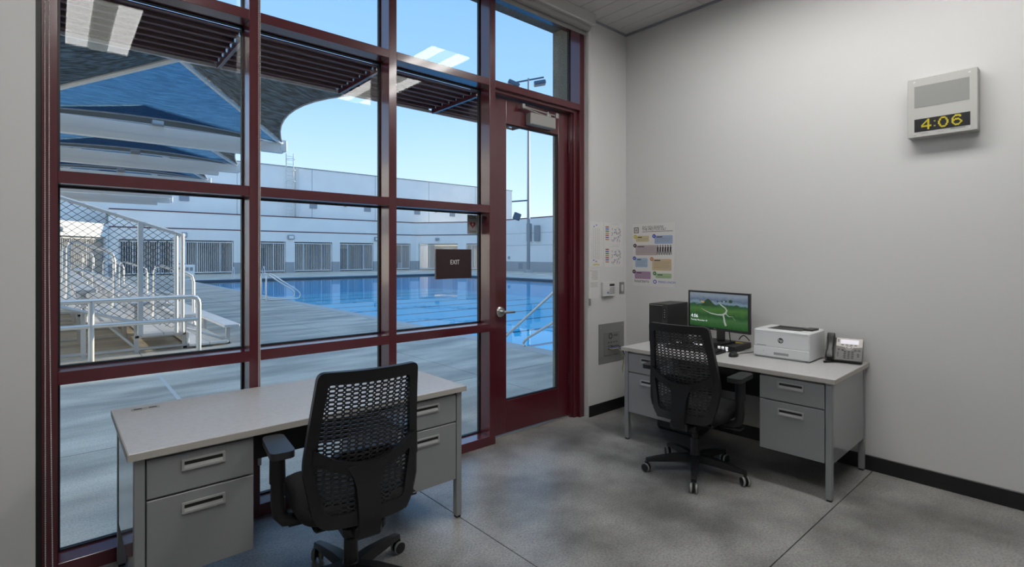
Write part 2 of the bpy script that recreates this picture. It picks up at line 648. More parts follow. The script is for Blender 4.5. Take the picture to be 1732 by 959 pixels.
# ceiling of narrow planks
ceil = box('ceiling', 'ceiling_joint', XL - .2, XR + .2, YB - .2, 3.3, ZC + .012, ZC + .06)
struct(ceil, 'white linear plank ceiling', 'ceiling')
pw = 0.156
ysm = [YB, -.13, 2.31, YW + .05]
protos = {}
nx = int((XR - XL) / pw) + 1
for j in range(3):
    L = ysm[j + 1] - ysm[j]
    src = MB().box(-pw / 2 + .003, pw / 2 - .003, .003, L - .003, 0, .014, .002).build('ceiling_plank', 'ceiling_white', ceil)
    for i in range(nx):
        x = XR - .012 - pw / 2 - i * pw
        if x - pw / 2 < XL - .1:
            break
        if i == 0:
            src.location = (x, ysm[j], ZC)
        else:
            inst(src, 'ceiling_plank', ceil, (x, ysm[j], ZC))
for nm, a in (('trim_1', (XR - .016, XR, YB, YW, ZC - .018, ZC)), ('trim_2', (OX1, XR - .016, YW - .014, YW, ZC - .018, ZC))):
    o = box(nm, 'vent_grey', *a)
    struct(o, 'thin grey ceiling edge trim along the ' + ('clock wall' if nm == 'trim_1' else 'short wall by the door'), 'trim')

# ceiling lamps (two near the glass, two behind the viewer)
def ceiling_lamp(x, y0, y1, label):
    t = thing('ceiling_lamp', label, 'ceiling light', (x, (y0 + y1) / 2, ZC - .005), 0, 'linear ceiling lamps')
    L = (y1 - y0) / 2
    wd = .27
    b = MB()
    b.box(-wd, wd, -L, L, -.012, 0.0)
    b.box(-wd, -wd + .015, -L, L, -.045, -.012)
    b.box(wd - .015, wd, -L, L, -.045, -.012)
    b.box(-wd, wd, -L, -L + .015, -.045, -.012)
    b.box(-wd, wd, L - .015, L, -.045, -.012)
    b.build('housing', 'lamp_body', t)
    for s in (-1, 1):
        box('diffuser', 'lamp_diffuser', s * .085 if s > 0 else -.252, .252 if s > 0 else -.085, -L + .02, L - .02, -.034, -.016, t)
    pr = [(-.085, -.03), (-.05, -.05), (.05, -.05), (.085, -.03), (.085, -.02), (-.085, -.02)]
    MB().prism(pr, 2 * L - .04, lambda a, b_, c: (a, -L + .02 + c, b_)).build('basket', 'lamp_glow', t)
    return t


ceiling_lamp(3.15, -.3, 2.14, 'linear ceiling lamp over the aisle near the clock wall')
ceiling_lamp(.33, -.3, 2.14, 'linear ceiling lamp near the left desk')

# ------------------------------------------------------------------ glass wall
FY0, FY1 = 3.19, 3.345
win = thing('window_1', 'maroon framed storefront glass wall looking onto the pool', 'window', (0, 0, 0))
win['kind'] = 'structure'
ZT = 3.67
vert = [(-.047, .010, 0, ZT), (.826, .883, 0, ZT), (1.696, 1.754, 0, ZT), (2.57, 2.628, 0, ZT), (3.636, 3.697, 0, ZT)]
for a in vert:
    box('mullion', 'maroon', a[0], a[1], FY0, FY1, a[2], a[3], win, .0015)
bays = [(.010, .826), (.883, 1.696), (1.754, 2.57)]
rails = [(0, .071), (.896, .956), (1.833, 1.890), (2.832, 2.888), (3.60, 3.67)]
for x0, x1 in bays:
    for z0, z1 in rails:
        box('rail', 'maroon', x0, x1, FY0, FY1, z0, z1, win, .0015)
    for k in range(4):
        z0, z1 = rails[k][1], rails[k + 1][0]
        box('glass_pane', 'window_glass', x0, x1, 3.325, 3.331, z0, z1, win)
        g = .009
        q = MB()
        for yy in ((3.315, 3.325), (3.331, 3.341)):
            q.box(x0, x0 + g, yy[0], yy[1], z0, z1)
            q.box(x1 - g, x1, yy[0], yy[1], z0, z1)
            q.box(x0 + g, x1 - g, yy[0], yy[1], z0, z0 + g)
            q.box(x0 + g, x1 - g, yy[0], yy[1], z1 - g, z1)
        q.build('gasket', 'gasket', win)
# transom light over the door
x0, x1 = 2.628, 3.636
for z0, z1 in ((2.832, 2.888), (3.60, 3.67)):
    box('rail', 'maroon', x0, x1, FY0, FY1, z0, z1, win, .0015)
box('glass_pane', 'window_glass', x0, x1, 3.325, 3.331, 2.888, 3.60, win)
q = MB()
for yy in ((3.315, 3.325), (3.331, 3.341)):
    q.box(x0, x0 + .009, yy[0], yy[1], 2.888, 3.6)
    q.box(x1 - .009, x1, yy[0], yy[1], 2.888, 3.6)
    q.box(x0 + .009, x1 - .009, yy[0], yy[1], 2.888, 2.897)
q.build('gasket', 'gasket', win)

# door
dr = thing('door_1', 'maroon full glass door with lever handle and overhead closer', 'door', (0, 0, 0))
dr['kind'] = 'structure'
DY0, DY1 = 3.285, 3.33
fr = MB()
fr.box(3.590, 3.636, FY0 + .03, FY1, 0, 2.832, .002)
fr.box(3.575, 3.600, FY0 + .055, FY1, 0, 2.810, .002)
fr.box(2.628, 3.600, FY0 + .03, FY1, 2.806, 2.832, .002)
fr.box(2.628, 2.650, FY0 + .06, FY1, 0, 2.806, .002)
fr.build('door_frame', 'maroon', dr)
box('stile', 'maroon', 2.652, 2.822, DY0, DY1, .018, 2.80, dr, .002)
box('stile', 'maroon', 3.448, 3.572, DY0, DY1, .018, 2.80, dr, .002)
box('door_rail', 'maroon', 2.822, 3.448, DY0, DY1, 2.593, 2.80, dr, .002)
box('door_rail', 'maroon', 2.822, 3.448, DY0, DY1, .018, .285, dr, .002)
box('glass_pane', 'window_glass', 2.822, 3.448, 3.305, 3.311, .285, 2.593, dr)
q = MB()
for yy in ((3.297, 3.305), (3.311, 3.319)):
    q.box(2.822, 2.832, yy[0], yy[1], .285, 2.593)
    q.box(3.438, 3.448, yy[0], yy[1], .285, 2.593)
    q.box(2.832, 3.438, yy[0], yy[1], .285, .295)
    q.box(2.832, 3.438, yy[0], yy[1], 2.583, 2.593)
q.build('gasket', 'gasket', dr)
box('threshold', 'brushed', 2.63, 3.575, 3.27, 3.36, 0, .010, dr, .002)
hd = MB()
hd.lathe([(.043, 0), (.043, .008), (.036, .014), (.014, .016), (.012, .05)], 24, Matrix.Translation((2.755, DY0, 1.03)) @ Matrix.Rotation(R(90), 4, 'X'))
hd.tube([(2.755, DY0 - .048, 1.03), (2.79, DY0 - .055, 1.03), (2.83, DY0 - .052, 1.028), (2.875, DY0 - .046, 1.025)], [.013, .012, .011, .009], 12)
hd.build('lever_handle', 'steel', dr)
cl = box('closer', 'closer_grey', 3.04, 3.345, 3.215, DY0, 2.615, 2.715, dr, .006)
am = MB()
am.tube([(2.97, 3.24, 2.755), (3.37, 3.24, 2.742)], .007, 8)
am.tube([(2.97, 3.235, 2.745), (3.27, 3.235, 2.712)], .006, 8)
am.box(2.955, 2.985, 3.225, 3.25, 2.735, 2.775, .003)
am.box(3.36, 3.395, 3.225, 3.25, 2.72, 2.765, .003)
am.box(3.245, 3.295, 3.225, 3.26, 2.712, 2.735, .003)
am.cyl((3.27, 3.24, 2.71), (3.27, 3.24, 2.76), .008)
am.build('closer_arm', 'brushed', cl)
hg = MB()
for z in (.35, 1.45, 2.5):
    hg.cyl((3.580, FY0 + .085, z - .06), (3.580, FY0 + .085, z + .06), .009)
hg.build('hinge', 'maroon', dr)

# roller shades
def bead_chain(pts, spacing=.0085, r=.0033):
    pts = [Vector(p) for p in pts]
    b = MB()
    oct_v = [Vector(p) for p in ((1, 0, 0), (-1, 0, 0), (0, 1, 0), (0, -1, 0), (0, 0, 1), (0, 0, -1))]
    oct_f = [(0, 2, 4), (2, 1, 4), (1, 3, 4), (3, 0, 4), (2, 0, 5), (1, 2, 5), (3, 1, 5), (0, 3, 5)]
    acc = 0
    for i in range(len(pts) - 1):
        d = pts[i + 1] - pts[i]
        L = d.length
        s = acc
        while s < L:
            p = pts[i] + d * (s / L)
            b.add([p + v * r for v in oct_v], oct_f)
            s += spacing
        acc = s - L
    b.tube(pts, .0008, 4)
    return b


def loop_chain(x, y, zt, zb, half=.016, lean=0.0):
    a = [(x - half, y, zt), (x - half + lean * .3, y, zb + .03)]
    for k in range(1, 6):
        t = PI + PI * k / 6
        a.append((x + lean + half * math.cos(t), y, zb + .03 + .03 * math.sin(t)))
    a += [(x + half + lean, y, zb + .03), (x + half, y, zb + 1.4), (x + half, y, zt)]
    return bead_chain(a)


def roller(x0, x1, label, chain, cargs):
    t = thing('roller_shade', label, 'roller shade', (0, 0, 0), 0, 'roller shades along the top of the glass wall')
    prof = [(3.05, ZC - .002), (3.05, 3.592), (3.058, 3.584), (3.15, 3.584), (3.15, ZC - .002)]
    MB().prism(prof, x1 - x0, lambda a, b_, c: (x0 + c, a, b_)).build('cassette', 'shade_white', t)
    MB().tube([(x0 + .02, 3.12, 3.575), (x1 - .02, 3.12, 3.575)], .035, 16).build('fabric_roll', 'shade_fabric', t)
    box('hem_bar', 'shade_fabric', x0 + .02, x1 - .02, 3.145, 3.155, 3.515, 3.56, t, .003)
    if chain:
        loop_chain(*cargs).build('bead_chain', 'chain_steel', t, smooth=False)
    return t


roller(-.075, .855, 'grey roller shade cassette over the leftmost glass bay', True, (-.028, 3.175, 3.56, .04, .008, .012))
t_mid = roller(.857, 2.60, 'grey roller shade cassette over the two middle glass bays', True, (.876, 3.178, 3.56, .34, .004, 0))
box('chain_tensioner', 'white_steel', .868, .886, 3.168, 3.186, .30, .37, t_mid, .004)
t_r = roller(2.602, 3.69, 'grey roller shade cassette over the door', True, (3.703, 3.128, 3.56, 1.10, .004, 0))
box('chain_tensioner', 'steel', 3.694, 3.712, 3.118, 3.138, 1.03, 1.10, t_r, .004)
o = box('trim_3', 'black_channel', -.066, -.047, 3.15, 3.20, 0, 3.6)
struct(o, 'black shade side channel at the left edge of the glass wall', 'trim')

# exit sign and decal on the glass
t = thing('exit_sign', 'brown exit sign plaque with white lettering on the glass', 'sign', (2.305, 3.315, 1.43))
box('plaque', 'sign_brown', -.165, .165, -.020, -.008, -.113, .113, t, .001)
box('backing', 'sign_edge', -.165, .165, -.008, 0, -.113, .113, t, .001)
text('lettering', 'EXIT', .050, 'sign_white', t, on_wy(.005, -.0206, .012), .0005, sx=.85)
t = thing('aed_decal', 'small grey defibrillator decal seen from behind on the glass', 'sign', (2.50, 3.322, 1.742))
box('sheet', 'aed_back', -.052, .050, -.0012, 0, -.076, .076, t)
Mm = on_wy(0, -.0016, 0) @ Matrix.Diagonal((-1, 1, 1, 1))
text('lettering', 'AED', .034, 'ink', t, on_wy(0, -.0018, .055) @ Matrix.Diagonal((-1, 1, 1, 1)), .0002)
text('lettering', 'INSIDE', .022, 'ink', t, on_wy(0, -.0018, -.058) @ Matrix.Diagonal((-1, 1, 1, 1)), .0002)
hp = []
for k in range(32):
    a = 2 * PI * k / 32
    hp.append((.0018 * 16 * math.sin(a) ** 3, .0018 * (13 * math.cos(a) - 5 * math.cos(2 * a) - 2 * math.cos(3 * a) - math.cos(4 * a))))
MB().prism(hp, .0006, lambda a, b_, c: (a, -.0012 - c, b_ - .002)).build('heart', 'aed_red', t)
bolt = [(.004, .016), (-.008, -.002), (0, -.002), (-.004, -.018), (.009, .003), (.001, .003)]
MB().prism(bolt, .0006, lambda a, b_, c: (a, -.0018 - c, b_)).build('bolt_mark', 'aed_white', t)
box('border', 'ink_grey', -.049, .047, -.0018, -.0012, .070, .073, t)

# ------------------------------------------------------------------ the outside of this building
w = MB()
w.box(3.70, 9.0, 3.34, YO, 0, 4.6)
o = w.build('wall_outside_right', 'rough_concrete')
struct(o, 'rough grey concrete pier outside the door', 'wall')
o = box('wall_outside_left', 'rough_concrete', -9.0, -.07, 3.34, YO, 0, 4.6)
struct(o, 'rough grey concrete pier left of the glass wall', 'wall')
o = box('wall_outside_top', 'rough_concrete', -.07, 3.70, 3.345, YO, 3.69, 4.6)
struct(o, 'rough grey concrete lintel over the glass wall', 'wall')
o = box('roof', 'rough_concrete', -9.0, 9.0, -5.0, YO, 4.6, 4.8)
struct(o, 'flat roof of the office building', 'roof')

# sunshades: tilted blades in brackets
def sunshade(x0, x1, label):
    t = thing('sunshade', label, 'sunshade', (0, 0, 0), 0, 'louvred sunshades outside the glass wall')
    n = 7
    y0, y1 = 3.36, 4.07
    for k in range(n):
        yc = y0 + .05 + (y1 - y0 - .07) * k / (n - 1)
        hw_, ti = .062, R(-14)
        M = Matrix.Translation((0, yc, 2.835)) @ Matrix.Rotation(-ti, 4, 'X')
        MB().box(x0 + .012, x1 - .012, -hw_, hw_, -.004, .004, M=M).box(x0 + .012, x1 - .012, hw_ - .006, hw_, -.030, -.004, M=M).build('blade', 'sunshade_maroon', t)
    for x in (x0, x1):
        MB().box(x - .006, x + .006, y0 - .015, y1, 2.795, 2.875).build('bracket', 'maroon', t)
    box('front_rail', 'sunshade_edge', x0, x1, y1, y1 + .012, 2.80, 2.824, t, .002)
    for x in (x0 + .02, x1 - .02):
        MB().lathe([(.014, 0), (.014, .01), (.006, .02)], 10, Matrix.Translation((x, 3.35, 2.80)) @ Matrix.Rotation(R(-90), 4, 'X')).build('bolt', 'steel', t)


sunshade(-.02, .85, 'maroon louvred sunshade outside the leftmost glass bay')
sunshade(.86, 1.72, 'maroon louvred sunshade outside the second glass bay')
sunshade(1.73, 2.60, 'maroon louvred sunshade outside the glass bay beside the door')
sunshade(2.61, 3.58, 'maroon louvred sunshade outside over the door')

# ------------------------------------------------------------------ ground and pool
PX0, PX1, PY0, PY1 = 5.85, 23.3, 4.4, 36.0
base = MB()
base.box(-40, PX0 - .02, 3.36, 70, -.4, -.012)
base.box(PX1 + .02, 70, 3.36, 70, -.4, -.012)
base.box(PX0 - .02, PX1 + .02, PY1 + .02, 70, -.4, -.012)
base.box(PX0 - .02, PX1 + .02, 3.36, PY0 - .02, -.4, -.012)
deck = base.build('pool_deck', 'joint_dark')
struct(deck, 'broad pale concrete pool deck', 'deck')
gx = [-5.03, -2.03, .97, 3.97, 5.55]
gy = [3.36, 5.09, 8.1, 11.1, 14.1, 17.1, 20.1, 23.1, 26.1, 29.1, 32.1, 36.3]
for i in range(len(gx) - 1):
    for j in range(len(gy) - 1):
        box('deck_slab', 'deck_concrete', gx[i] + .005, gx[i + 1] - .005, gy[j] + .005, gy[j + 1] - .005, -.03, 0, deck)
far = MB()
far.box(-40, gx[0] - .005, 3.36, 70, -.03, 0)
far.box(gx[0] - .005, 5.55, gy[-1] + .005, 70, -.03, 0)
far.box(5.55, 70, PY1 + .3, 70, -.03, 0)
far.box(PX1 + .3, 70, 3.36, PY1 + .3, -.03, 0)
far.build('deck_slab', 'deck_concrete', deck)
box('joint_seal', 'joint_light', .952, .988, 5.1, 8.1, -.02, .002, deck)
cp = MB()
cp.box(5.555, PX0 + .02, PY0 - .3, PY1 + .3, -.05, 0, .01)
cp.box(PX1 - .02, PX1 + .3, PY0 - .3, PY1 + .3, -.05, 0, .01)
cp.box(PX0 + .02, PX1 - .02, PY1 - .02, PY1 + .3, -.05, 0, .01)
cp.box(PX0 + .02, PX1 - .02, PY0 - .3, PY0 + .02, -.05, 0, .01)
cp.build('coping', 'coping', deck)

pool = thing('swimming_pool', 'large outdoor swimming pool with still blue water', 'pool', (0, 0, 0))
b = MB()
b.box(PX0, PX1, PY0, PY1, -1.25, -1.2)
b.box(PX0 - .02, PX0, PY0, PY1, -1.2, -.05)
b.box(PX1, PX1 + .02, PY0, PY1, -1.2, -.05)
b.box(PX0, PX1, PY0 - .02, PY0, -1.2, -.05)
b.box(PX0, PX1, PY1, PY1 + .02, -1.2, -.05)
b.build('basin', 'pool_tile', pool)
b = MB()
b.box(PX0, PX0 + .01, PY0, PY1, -.3, -.05)
b.box(PX1 - .01, PX1, PY0, PY1, -.3, -.05)
b.box(PX0, PX1, PY1 - .01, PY1, -.3, -.05)
b.build('rim_tiles', 'pool_rim', pool)
ln = None
y = 6.4
while y < PY1 - 1:
    if ln is None:
        ln = MB().box(PX0 + 1.5, PX1 - 1.5, -.11, .11, -1.199, -1.195).build('lane_line', 'pool_line', pool)
        ln.location = (0, y, 0)
    else:
        inst(ln, 'lane_line', pool, (0, y, 0))
    y += 2.4
MB().add([(PX0, PY0, -.14), (PX1, PY0, -.14), (PX1, PY1, -.14), (PX0, PY1, -.14)], [(0, 1, 2, 3)]).build('water', 'pool_water', pool)


def grab_rail(name, label, loc, rz, group=None):
    t = thing(name, label, 'pool rail', loc, rz, group)
    for dy in (-.28, .28):
        p = [(0, dy, 0), (0, dy, .75), (.03, dy, .84), (.10, dy, .88), (.20, dy, .84), (.98, dy, .30), (1.06, dy, .22), (1.08, dy, .14), (1.06, dy, .06), (.98, dy, .03), (.05, dy, .03)]
        MB().tube(p, .024, 10).build('rail_tube', 'tube_steel', t)
        MB().lathe([(.05, 0), (.05, .015), (.03, .03)], 14, Matrix.Translation((0, dy, 0))).build('foot_flange', 'steel', t)
    return t


grab_rail('stair_rail', 'steel stair grab rail at the pool edge seen in the middle bay', (5.16, 18.25, 0), 0)
t = thing('hand_rail', 'pair of sloping steel handrails at the pool edge outside the door', 'handrail', (0, 0, 0))
for (x, ya, za, yb, zb) in ((5.75, 6.78, .05, 4.6, 1.62), (5.80, 6.32, .05, 4.5, 1.05)):
    MB().tube([(x, ya - .03, 0), (x, ya, .04), (x, ya - .03, .08), (x, ya - .12, .15), (x, yb, zb), (x, yb - .12, zb), (x, yb - .15, zb - .08), (x, yb - .15, 0)], .022, 10).build('rail_tube', 'tube_steel', t)
for k, x in enumerate((10.2, 11.5)):
    t = thing('pool_ladder', ('left' if k == 0 else 'right') + ' of two small white pool ladders at the far deck', 'pool ladder', (x - 1.5, PY1 + .15, 0), 0, 'pool ladders on the far deck')
    for dx in (-.25, .25):
        MB().tube([(dx, .35, 0), (dx, .35, .5), (dx, .25, .72), (dx, .05, .72), (dx, -.1, .5), (dx, -.12, -.04)], .03, 8).build('rail_tube', 'white_steel', t)

db = thing('deck_box', 'low white vented box on the far pool deck', 'deck box', (6.4, 40.0, 0))
box('case', 'gate_white', -.55, .55, -.3, .3, .10, .84, db, .03)
for k in range(4):
    box('vent', 'vent_grey', -.45 + .24 * k, -.28 + .24 * k, -.31, -.30, .45, .68, db)
for x in (-.45, .45):
    box('foot', 'vent_grey', x - .06, x + .06, -.25, .25, 0, .10, db)

# ------------------------------------------------------------------ far buildings
BY = 46.0
b_ = thing('pool_building', 'long white one storey building with maroon stripes and gated bays', 'building', (0, 0, 0))
HB = 4.78
bx0s = [3.40 + 4.03 * k for k in range(6)]
bayw = 3.33
m = MB()
m.box(2.83, 27.5, BY, BY + .3, 2.62, HB)
edges = [2.83]
for x in bx0s:
    edges += [x, x + bayw]
edges.append(27.5)
for k in range(0, len(edges), 2):
    m.box(edges[k], edges[k + 1], BY, BY + .3, .88, 2.62)
m.build('wall', 'stucco_white', b_)
for k in range(0, len(edges), 2):
    box('dado', 'stucco_grey', edges[k], edges[k + 1], BY - .01, BY + .3, 0, .88, b_)
m = MB()
m.box(2.83, 27.5, BY + .3, 49.2, HB - .12, HB - .02)
m.build('roof', 'stucco_grey', b_)
box('stripe', 'stripe_maroon', 2.83, 27.5, BY - .03, BY, HB - .08, HB, b_)
box('stripe', 'stripe_maroon', 2.83, 27.5, BY - .02, BY, 3.44, 3.52, b_)
m = MB()
m.box(2.83, 27.5, 48.9, 49.1, 0, HB - .1)
for k in range(1, len(edges) - 1):
    m.box(edges[k] - .1, edges[k] + .1, BY + .3, 48.9, 0, 2.62)
m.box(2.83, 27.5, BY + .3, 48.9, 2.62, 2.7)
m.build('recess', 'recess', b_)


def gate(parent, x0, x1, y, ztop, M=None, solid=0.0, m_='gate_white'):
    g = MB()
    g.box(x0 + .03, x0 + .10, y - .03, y + .03, .03, ztop - .1, M=M)
    g.box(x1 - .10, x1 - .03, y - .03, y + .03, .03, ztop - .1, M=M)
    g.box(x0 + .10, x1 - .10, y - .03, y + .03, ztop - .17, ztop - .1, M=M)
    g.box(x0 + .10, x1 - .10, y - .03, y + .03, .10, .17, M=M)
    n = int((x1 - x0 - .2) / .14)
    for i in range(1, n):
        x = x0 + .1 + (x1 - x0 - .2) * i / n
        wd = .035 if i in (n // 4, 3 * n // 4) else .014
        g.box(x - wd, x + wd, y - .014, y + .014, .17, ztop - .17, M=M)
    return g.build('gate', m_, parent, smooth=False)


for k, x in enumerate(bx0s):
    gate(b_, x, x + bayw, BY + .16, 2.62)
    box('bay_door', ('bay_door', 'recess')[k % 2], x + .5 + .5 * (k % 3), x + 1.5 + .5 * (k % 3), 48.84, 48.9, 0, 2.1, b_)
    box('bay_panel', 'gate_grey', x + 2.3, x + 3.0, 48.2, 48.3, 0, 2.3, b_)
for x in (7.26, 15.17, 23.15):
    f = MB().box(x - .27, x + .27, BY - .16, BY, 2.82, 3.2, .03).build('wall_lamp', 'vent_grey', b_)
    box('lens', 'gate_white', x - .18, x + .2, BY - .175, BY - .16, 2.88, 3.12, f)
# equipment in the lit bay
eq = MB()
for k in range(4):
    eq.box(24.2 + .55 * k, 24.6 + .55 * k, 46.8, 47.3, 0, .7 + .25 * (k % 3), .03)
eq.build('equipment', ['gate_grey'], b_)

# angled right wing
P0 = Vector((27.5, 46.0, 0))
dch = Vector((.574, -.819, 0)).normalized()
ang = math.atan2(dch.y, dch.x)
w2 = thing('angled_wing', 'angled white wing with maroon stripes closing the pool court', 'building', P0, ang)
Lc = 7.85
m = MB()
gbays = [(.25, 4.45), (5.3, 7.4)]
ed = [0, .25, 4.45, 5.3, 7.4, Lc]
m.box(0, Lc, 0, .3, 2.62, HB)
for k in range(0, 6, 2):
    m.box(ed[k], ed[k + 1], 0, .3, .88, 2.62)
m.build('wall', 'stucco_white', w2)
for k in range(0, 6, 2):
    box('dado', 'stucco_grey', ed[k], ed[k + 1], -.01, .3, 0, .88, w2)
box('stripe', 'stripe_maroon', 0, Lc, -.03, 0, HB - .08, HB, w2)
box('stripe', 'stripe_maroon', 0, Lc, -.02, 0, 3.44, 3.52, w2)
m = MB()
m.box(0, Lc, 3.0, 3.2, 0, HB - .1)
m.box(0, Lc, .3, 3.0, 2.62, 2.7)
m.box(0, Lc, .3, 3.2, HB - .12, HB - .02)
m.build('recess', 'recess', w2)
for a, c in gbays:
    gate(w2, a, c, .16, 2.62)
box('bay_door', 'gate_white', 1.7, 2.8, 2.9, 3.0, 0, 2.2, w2)
f = MB().box(2.1, 2.5, -.2, 0, 2.9, 3.2, .05).build('wall_lamp', 'vent_grey', w2)

# right wing along x = 32
E0 = P0 + dch * Lc
XE = E0.x
w3 = thing('side_wing', 'low white side building with grey dado seen through the door', 'building', (0, 0, 0))
box('wall', 'stucco_white', XE, XE + .3, -14, E0.y, .88, HB, w3)
box('dado', 'stucco_grey', XE - .01, XE + .3, -14, E0.y, 0, .88, w3)
box('stripe', 'stripe_maroon', XE - .03, XE + .33, -14, E0.y, HB - .02, HB + .06, w3)
MB().box(XE - .01, XE, -14, E0.y, 3.44, 3.47).box(XE - .01, XE, -14, E0.y, 2.35, 2.38).build('score_line', 'gate_grey', w3)
box('roof', 'stucco_grey', XE + .3, XE + 14, -14, E0.y, HB - .2, HB, w3)
box('deck_shade_block', 'stucco_white', XE + .35, XE + 14, -14, 9.6, HB, 7.2, w3)  # block added out of the camera's sight to keep sun off the near deck
M = Matrix.Translation((XE - .02, 36.8, 1.23)) @ Matrix.Rotation(R(-90), 4, 'Y')
em = MB().lathe([(.30, -.02), (.30, .03)], 20, M).build('emblem', 'sign_white', w3)
MB().lathe([(.16, .03), (.16, .05)], 16, M).build('emblem_mark', 'ink_grey', em)
for yy, z0, z1 in ((33.6, 2.7, 4.1),):
    box('speaker_box', 'vent_grey', XE - .35, XE - .02, yy - .95, yy - .45, z0, z1, w3, .03)
    box('speaker_box', 'vent_grey', XE - .35, XE - .02, yy + .15, yy + .5, z0, z1 + .2, w3, .03)
box('access_panel', 'vent_grey', XE - .03, XE, 35.0, 35.5, .2, .75, w3)

# gym block behind
gym = thing('gym_block', 'tall plain white gymnasium block rising behind the pool building', 'building', (0, 0, 0))
GY = 49.5
k_ = GY / 46.0
HG = 1.5 + 7.5 * k_
box('wall', 'stucco_white', -12, 40.4 * k_, GY, GY + 20, 0, HG, gym)
box('parapet_cap', 'vent_grey', -12.05, 40.4 * k_ + .05, GY - .05, GY + 20, HG, HG + .08, gym)
for x in (7.35, 17.1, 22.2, 27.6, 31.9):
    f = box('vent', 'vent_grey', (x - .32) * k_, (x + .32) * k_, GY - .08, GY, 5.9, 6.35, gym)
for x in (12.2, 20.0, 29.8):
    MB().box(x * k_ - .12, x * k_ + .12, GY - .25, GY, 6.25, 6.4, .03).build('wall_lamp', 'vent_grey', gym)
for x in (11, 17, 23, 29, 35):
    box('wall_joint', 'vent_grey', x * k_ - .015, x * k_ + .015, GY - .012, GY, 4.8, HG, gym)
ld = thing('roof_ladder', 'caged white roof ladder on the gymnasium wall', 'ladder', (0, 0, 0))
lx0, lx1 = 14.7 * k_, 15.3 * k_
for x in (lx0, lx1):
    MB().cyl((x, GY - .35, 4.75), (x, GY - .35, HG + 1.2), .05, 8).build('stringer', 'white_steel', ld)
rg = None
z = 4.9
while z < HG + 1.1:
    if rg is None:
        rg = MB().cyl((lx0, GY - .35, 0), (lx1, GY - .35, 0), .02, 6).build('rung', 'white_steel', ld)
        rg.location = (0, 0, z)
    else:
        inst(rg, 'rung', ld, (0, 0, z))
    z += .35
for z in (7.2, 8.2, 9.2, 10.2):
    MB().tube([(lx0, GY - .35, z), (lx0 - .05, GY - .7, z), (lx0 + .15, GY - 1.0, z), (lx1 - .15, GY - 1.0, z), (lx1 + .05, GY - .7, z), (lx1, GY - .35, z)], .03, 6).build('cage_hoop', 'white_steel', ld)
MB().box(lx1 + .25, lx1 + .5, GY - .3, GY, 4.75, HG - .05).build('downpipe', 'white_steel', ld)

# low left wing in the sun
d2 = Vector((.62, .785, 0)).normalized()
w4 = thing('left_wing', 'low sunlit white wing with a wall lamp behind the bleachers', 'building', Vector((2.80, 45.9, 0)), math.atan2(d2.y, d2.x))
m = MB()
m.box(-12, 0, 0, 3.0, 2.72, 3.65)
m.box(-.25, 0, 0, 3.0, 0, 2.72)
m.box(-12, -6.0, 0, 3.0, 0, 2.72)
m.build('wall', 'stucco_white', w4)
box('recess', 'recess', -6, -.25, 2.8, 3.0, 0, 2.72, w4)
gate(w4, -6, -.25, .16, 2.72, m_='gate_grey')
f = MB().box(-4.3, -3.8, -.25, 0, 2.95, 3.25, .03).build('wall_lamp', 'vent_grey', w4)
box('lens', 'warm_lamp', -4.2, -3.85, -.27, -.25, 2.98, 3.2, f)

# white block added out of frame to bounce warm sunlight onto the deck
w5 = thing('bounce_block', 'added unseen white block with a maroon stripe bouncing sunlight onto the deck', 'building', (0, 0, 0))
box('wall', 'stucco_white', -15, -9.5, 6.0, 38.5, 0, 6.2, w5)
box('stripe', 'stripe_maroon', -9.5, -9.47, 6.0, 38.5, 4.70, 4.78, w5)
box('parapet_cap', 'vent_grey', -15.05, -9.45, 5.95, 38.55, 6.2, 6.28, w5)

# tube lamps that are on inside two far bays
box('bay_lamp', 'warm_lamp', 24.0, 26.4, 48.2, 48.35, 2.45, 2.55, b_)
box('bay_lamp', 'warm_lamp', 1.0, 3.8, 2.4, 2.55, 2.45, 2.55, w2)

# light pole
lp = thing('light_pole', 'tall grey floodlight pole standing across the pool', 'light pole', (30.05, 32.1, 0))
MB().tube([(0, 0, 0), (0, 0, 16.4)], [.15, .08], 12).build('pole', 'pole_grey', lp)
MB().cyl((0, 0, 0), (0, 0, .25), .4, 14).build('base', 'stucco_grey', lp)
rt = Vector((math.cos(R(41.3)), -math.sin(R(41.3)), 0))
MB().tube([-rt * 1.4 + Vector((0, 0, 16.0)), rt * 1.3 + Vector((0, 0, 16.5))], .07, 8).build('cross_arm', 'flood_blue', lp)
for s, dz in ((-1.15, -.15), (-.95, -.75), (1.0, -.05)):
    q = rt * s + Vector((0, 0, 16.1 + dz))
    M = Matrix.Translation(q) @ Matrix.Rotation(R(-41), 4, 'Z') @ Matrix.Rotation(R(25 if s < 0 else -10), 4, 'Y')
    hh = MB().box(-.55, .45, -.35, .35, -.22, .12, .06, M=M).build('floodlight', 'flood_blue', lp)
    MB().box(-.58, -.55, -.3, .3, -.2, .08, M=M).build('lens', 'white_steel', hh)
MB().tube([(0, 0, 6.1), tuple(-rt * 1.4 + Vector((0, 0, 6.0)))], .06, 8).build('cross_arm', 'flood_blue', lp)
M = Matrix.Translation(-rt * 1.0 + Vector((0, 0, 4.75))) @ Matrix.Rotation(R(-41), 4, 'Z') @ Matrix.Rotation(R(20), 4, 'Y')
MB().box(-.28, .34, -.2, .2, -.30, .30, .05, M=M).build('floodlight', 'flood_blue', lp)

# ------------------------------------------------------------------ shade canopies over the bleachers
CX0, CX1, CZ = -1.1, 5.0, 4.76


